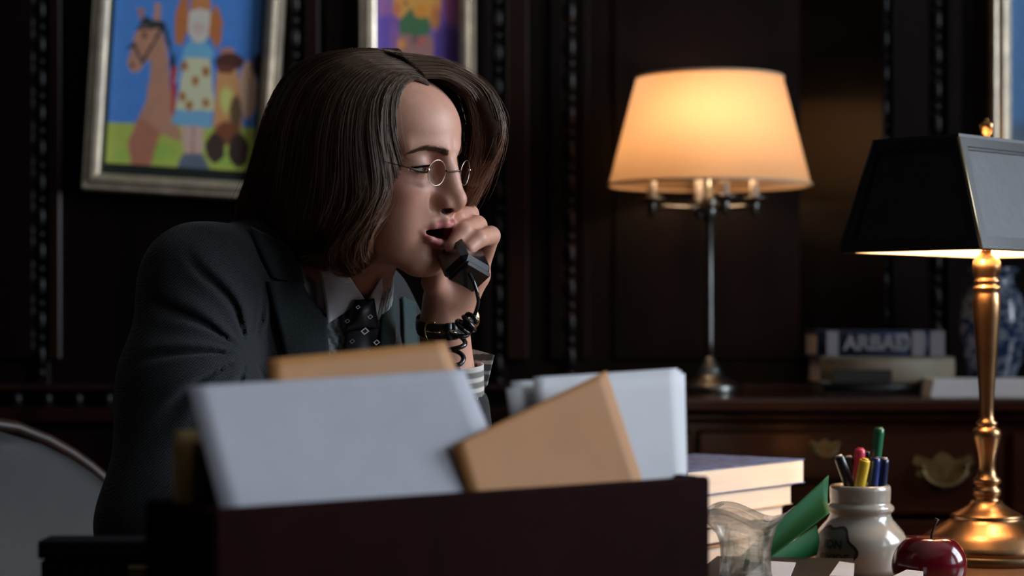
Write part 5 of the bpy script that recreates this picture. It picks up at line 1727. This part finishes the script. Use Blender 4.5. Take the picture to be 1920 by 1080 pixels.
# trousers and shoes under the desk
KNR = np.array([-.14, 2.20, .56]); KNL = np.array([-.02, 2.42, .56]); FTR = np.array([-.12, 2.24, .09]); FTL = np.array([.0, 2.46, .09])
def trousers_fn(P):
    d = ell(P, HIP + np.array([0, 0, -.01]), (.165, .165, .13))
    for k, f, s in ((KNR, FTR, -1), (KNL, FTL, 1)):
        d = smin(d, chain(P, [HIP + TL * s * .085, k, f + np.array([0, 0, .03])], [.088, .066, .052], .03), .03)
    return d + .002 * vnoise(P, 18, 9)
Vt, Qt = sculpt(trousers_fn, (-.62, 2.05, .05), (.12, 2.66, .76), .008, fine=1)
sdf_obj('trousers', Vt - WO, Qt, M_tweed, woman)
M_shoe = mat('black_shoe_leather', (.01, .01, .01), .3, coat=.4)
for f in (FTR, FTL):
    def shoe_fn(P):
        a = np.array([f[0], f[1], .045]); d = chain(P, [a + TF * -.05, a + TF * .07, a + TF * .16 + np.array([0, 0, -.008])], [.036, .038, .028], .02)
        return smax(smin(d, cone(P, a, a + np.array([0, 0, .08]), .036, .042), .02), .006 - P[:, 2], .004)
    Vv, Qq = sculpt(shoe_fn, f - .26 + np.array([0, 0, .17]), f + .26, .006)
    sdf_obj('shoe', Vv - WO, Qq, M_shoe, woman)
# ================================================================== things she wears and holds
# --- telephone handset
M_phone = mat('black_bakelite', (.008, .008, .010), .2, coat=.5)
EARP = hw((2, 84, -4)); MOUP = at(881, 504, 2.155)
AX = nrm(MOUP - EARP); PL = np.linalg.norm(MOUP - EARP)
UPV = nrm(np.array([.35, .15, .9]) - AX * (np.array([.35, .15, .9]) @ AX)); SDV = np.cross(AX, UPV)
ARCH = HR @ np.array([.012, .022, -.012])
ph = empty('telephone_handset', tuple(EARP), 0, 'black telephone handset with coiled cord held at her mouth', 'telephone')
FR = np.array([AX, SDV, UPV]).T
def pf(p): return FR @ np.array(p, float)
def pbox(name, c, d, bev, parent=ph):
    b = MB().box((0, 0, 0), d, bev=bev)
    b.v = [tuple(pf(np.array(c) + np.array(v))) for v in b.v]
    return b.build(name, M_phone, parent)
hnd = MB().tube([pf((t, 0, 0)) + ARCH * math.sin(math.pi * t / PL) for t in np.linspace(.0, PL - .01, 14)], .0135, 14, up=UPV, flat=.8)
hnd.build('grip', M_phone, ph)
pbox('mouthpiece', (PL - .012, 0, -.004), (.036, .046, .036), .006)
pbox('mouthpiece_cap', (PL + .008, 0, -.004), (.006, .040, .030), .003)
pbox('earpiece', (.004, .0, -.006), (.040, .046, .036), .008)
# cord
cd = ph; CO = np.array(ph.location)
L1 = cubic(np.array([at(880, 512, 2.136), at(889, 532, 2.132), at(896, 556, 2.135), at(896, 572, 2.15), at(888, 596, 2.17)]), 30, 0)
MB().tube(L1 - CO, .0021, 8).build('cord_lead', M_phone, cd)
spine = cubic(np.array([at(889, 600, 2.168), at(880, 606, 2.165), at(870, 612, 2.166), at(862, 622, 2.170), at(857, 640, 2.176), at(855, 665, 2.180), at(846, 700, 2.19), at(830, 760, 2.2), at(812, 840, 2.17), at(806, 940, 2.12), np.array([-.075, 2.03, .79]), np.array([-.06, 1.96, .764]), np.array([-.02, 1.93, .764])]), 600, 0)
tt2 = np.linspace(0, 1, 600); T_ = np.gradient(spine, axis=0); T_ /= np.linalg.norm(T_, axis=1)[:, None]
e1_ = np.cross(T_, [0, 1, 0]); e1_ /= np.linalg.norm(e1_, axis=1)[:, None]; e2_ = np.cross(T_, e1_)
s_len = np.r_[0, np.cumsum(np.linalg.norm(np.diff(spine, axis=0), axis=1))]
phs = np.interp(s_len, [0, .018, s_len[-1]], [0, 2 * math.pi * 3, 2 * math.pi * 3 + 2 * math.pi * (s_len[-1] - .018) / .0175])
rc = .0088 * np.minimum(1, tt2 * 20 + .3)
coil = spine + rc[:, None] * (np.cos(phs)[:, None] * e1_ + np.sin(phs)[:, None] * e2_)
MB().tube(coil - CO, .0027, 7).build('coiled_cord', M_phone, cd)

# --- wrist watch
M_strap = mat('black_leather_strap', (.012, .011, .012), .38, bump=.25, bscale=400, coat=.2)
M_gold = mat('gold_buckle', (.75, .52, .2), .22, metal=1)
WC = at(834.5, 607, 2.248); wax = nrm(at(834, 570, 2.24) - at(838, 650, 2.253))
wa = nrm(np.cross(wax, [0, 1, 0])); wb = np.cross(wax, wa)
wt = empty('wristwatch', tuple(WC), 0, 'black leather strapped wristwatch with a gold buckle on her raised wrist', 'watch')
G = []
RXW, RYW = .0302, .0300
def wring(a, r, h): return (math.cos(a) * (RXW + r) * wa + math.sin(a) * (RYW + r) * wb) + wax * h
for a in np.linspace(0, 2 * math.pi, 60, endpoint=False):
    G.append([wring(a, .0012 + .0012 * (1 - (v * 2 - 1) ** 2), -.0085 + .017 * v) for v in np.linspace(0, 1, 6)] + [wring(a, .0, .0085), wring(a, .0, -.0085)])
MB().grid(G, close_u=True).build('strap', M_strap, wt)
def apt(px): 
    """angle round the wrist that faces the viewer at this column"""
    best = None
    for a in np.linspace(0, 2 * math.pi, 720):
        p = WC + wring(a, .003, 0)
        if p[1] > WC[1] + .004: continue
        e = abs(960 + FPX * p[0] / p[1] - px)
        if best is None or e < best[0]: best = (e, a)
    return best[1]
ab, ab2 = apt(800), apt(826)
bk = [wring(ab + (ab2 - ab) * u, .0042, h) for u, h in [(0, -.009), (0, .009), (.55, .0105), (.55, .0105)]]
MB().tube(cubic(np.array([wring(ab + (ab2 - ab) * u, .0045, h) for u, h in [(.7, -.0108), (.2, -.010), (0, -.006), (-.05, 0), (0, .006), (.2, .010), (.7, .0108)]]), 30, 0), .0011, 8).build('buckle', M_gold, wt)
MB().tube([wring(ab + (ab2 - ab) * u, .0048, 0) for u in (0, .5, 1)], .0008, 6).build('buckle_pin', M_gold, wt)
for px in (842, 853):
    a = apt(px); G = [[wring(a + da, .0038, h) for h in (-.0095, .0, .0095)] for da in (-.09, .0, .09)]
    MB().grid(G, thick=.002).build('keeper', M_strap, wt)
ac = apt(874) + (1.5 if apt(874) > apt(804) else -1.5)
cs_ = MB().lathe([(.0, 0), (.013, 0), (.0145, .002), (.0145, .006), (.013, .008), (.0, .0085)], 28)
nrm_c = nrm(wring(ac, 0, 0)); tx = nrm(np.cross(wax, nrm_c)); Rm = np.array([tx, wax, nrm_c]).T
cs_.v = [tuple(wring(ac, .001, 0) + Rm @ np.array(v)) for v in cs_.v]
cs_.build('watch_case', M_gold, wt)

# --- round rimless glasses
gl = empty('eyeglasses', tuple(hw((92, 0, -6))), 0, 'small round thin-rimmed glasses low on her nose', 'glasses')
GO = np.array(gl.location)
M_wire = mat('pale_gold_wire', (.55, .47, .38), .3, metal=1); M_temple = mat('dark_wire', (.12, .09, .07), .35, metal=1)
M_lens = glass_pane('spectacle_lens', tint=(.93, .94, .95), refl=.10, rough=.01)
def gp(y, z, R=13.6, s=1, ang=0.0):
    return hw((94.5 - .0030 * y * y, y, z)) - GO
for s in (-1, 1):
    cy, cz_, R = s * 29.5, -5.5, 13.4
    rg_ = [gp(cy + R * math.cos(t), cz_ + R * math.sin(t)) for t in np.linspace(0, 2 * math.pi, 49)]
    rim_o = MB().tube(rg_, .00045, 8, cap=False).build('rim', M_wire, gl)
    G = [[gp(cy + R * r * math.cos(t), cz_ + R * r * math.sin(t)) for r in np.linspace(.02, .99, 6)] for t in np.linspace(0, 2 * math.pi, 41)]
    MB().grid(G).build('lens', M_lens, gl)
    tp_ = [gp(cy + s * R, cz_ + 3), hw((86, s * 42, -5)) - GO, hw((74, s * 62, -2)) - GO, hw((40, s * 72, 2)) - GO, hw((2, s * 76, 6)) - GO, hw((-12, s * 76, -10)) - GO]
    MB().tube(cubic(np.array(tp_), 30, 0), .0006, 8).build('temple', M_temple, gl)
    MB().box(tuple(gp(cy + s * R, cz_ + 3)), (.0026, .0026, .0026), bev=.0006).build('hinge', M_wire, gl)
br = [gp(-16.3, -3), hw((99, -7, -3)) - GO, hw((101, 0, -2.0)) - GO, hw((99, 7, -3)) - GO, gp(16.3, -3)]
MB().tube(cubic(np.array(br), 20, 0), .0009, 8).build('bridge', mat('dark_bridge', (.1, .08, .06), .3, metal=1), gl)
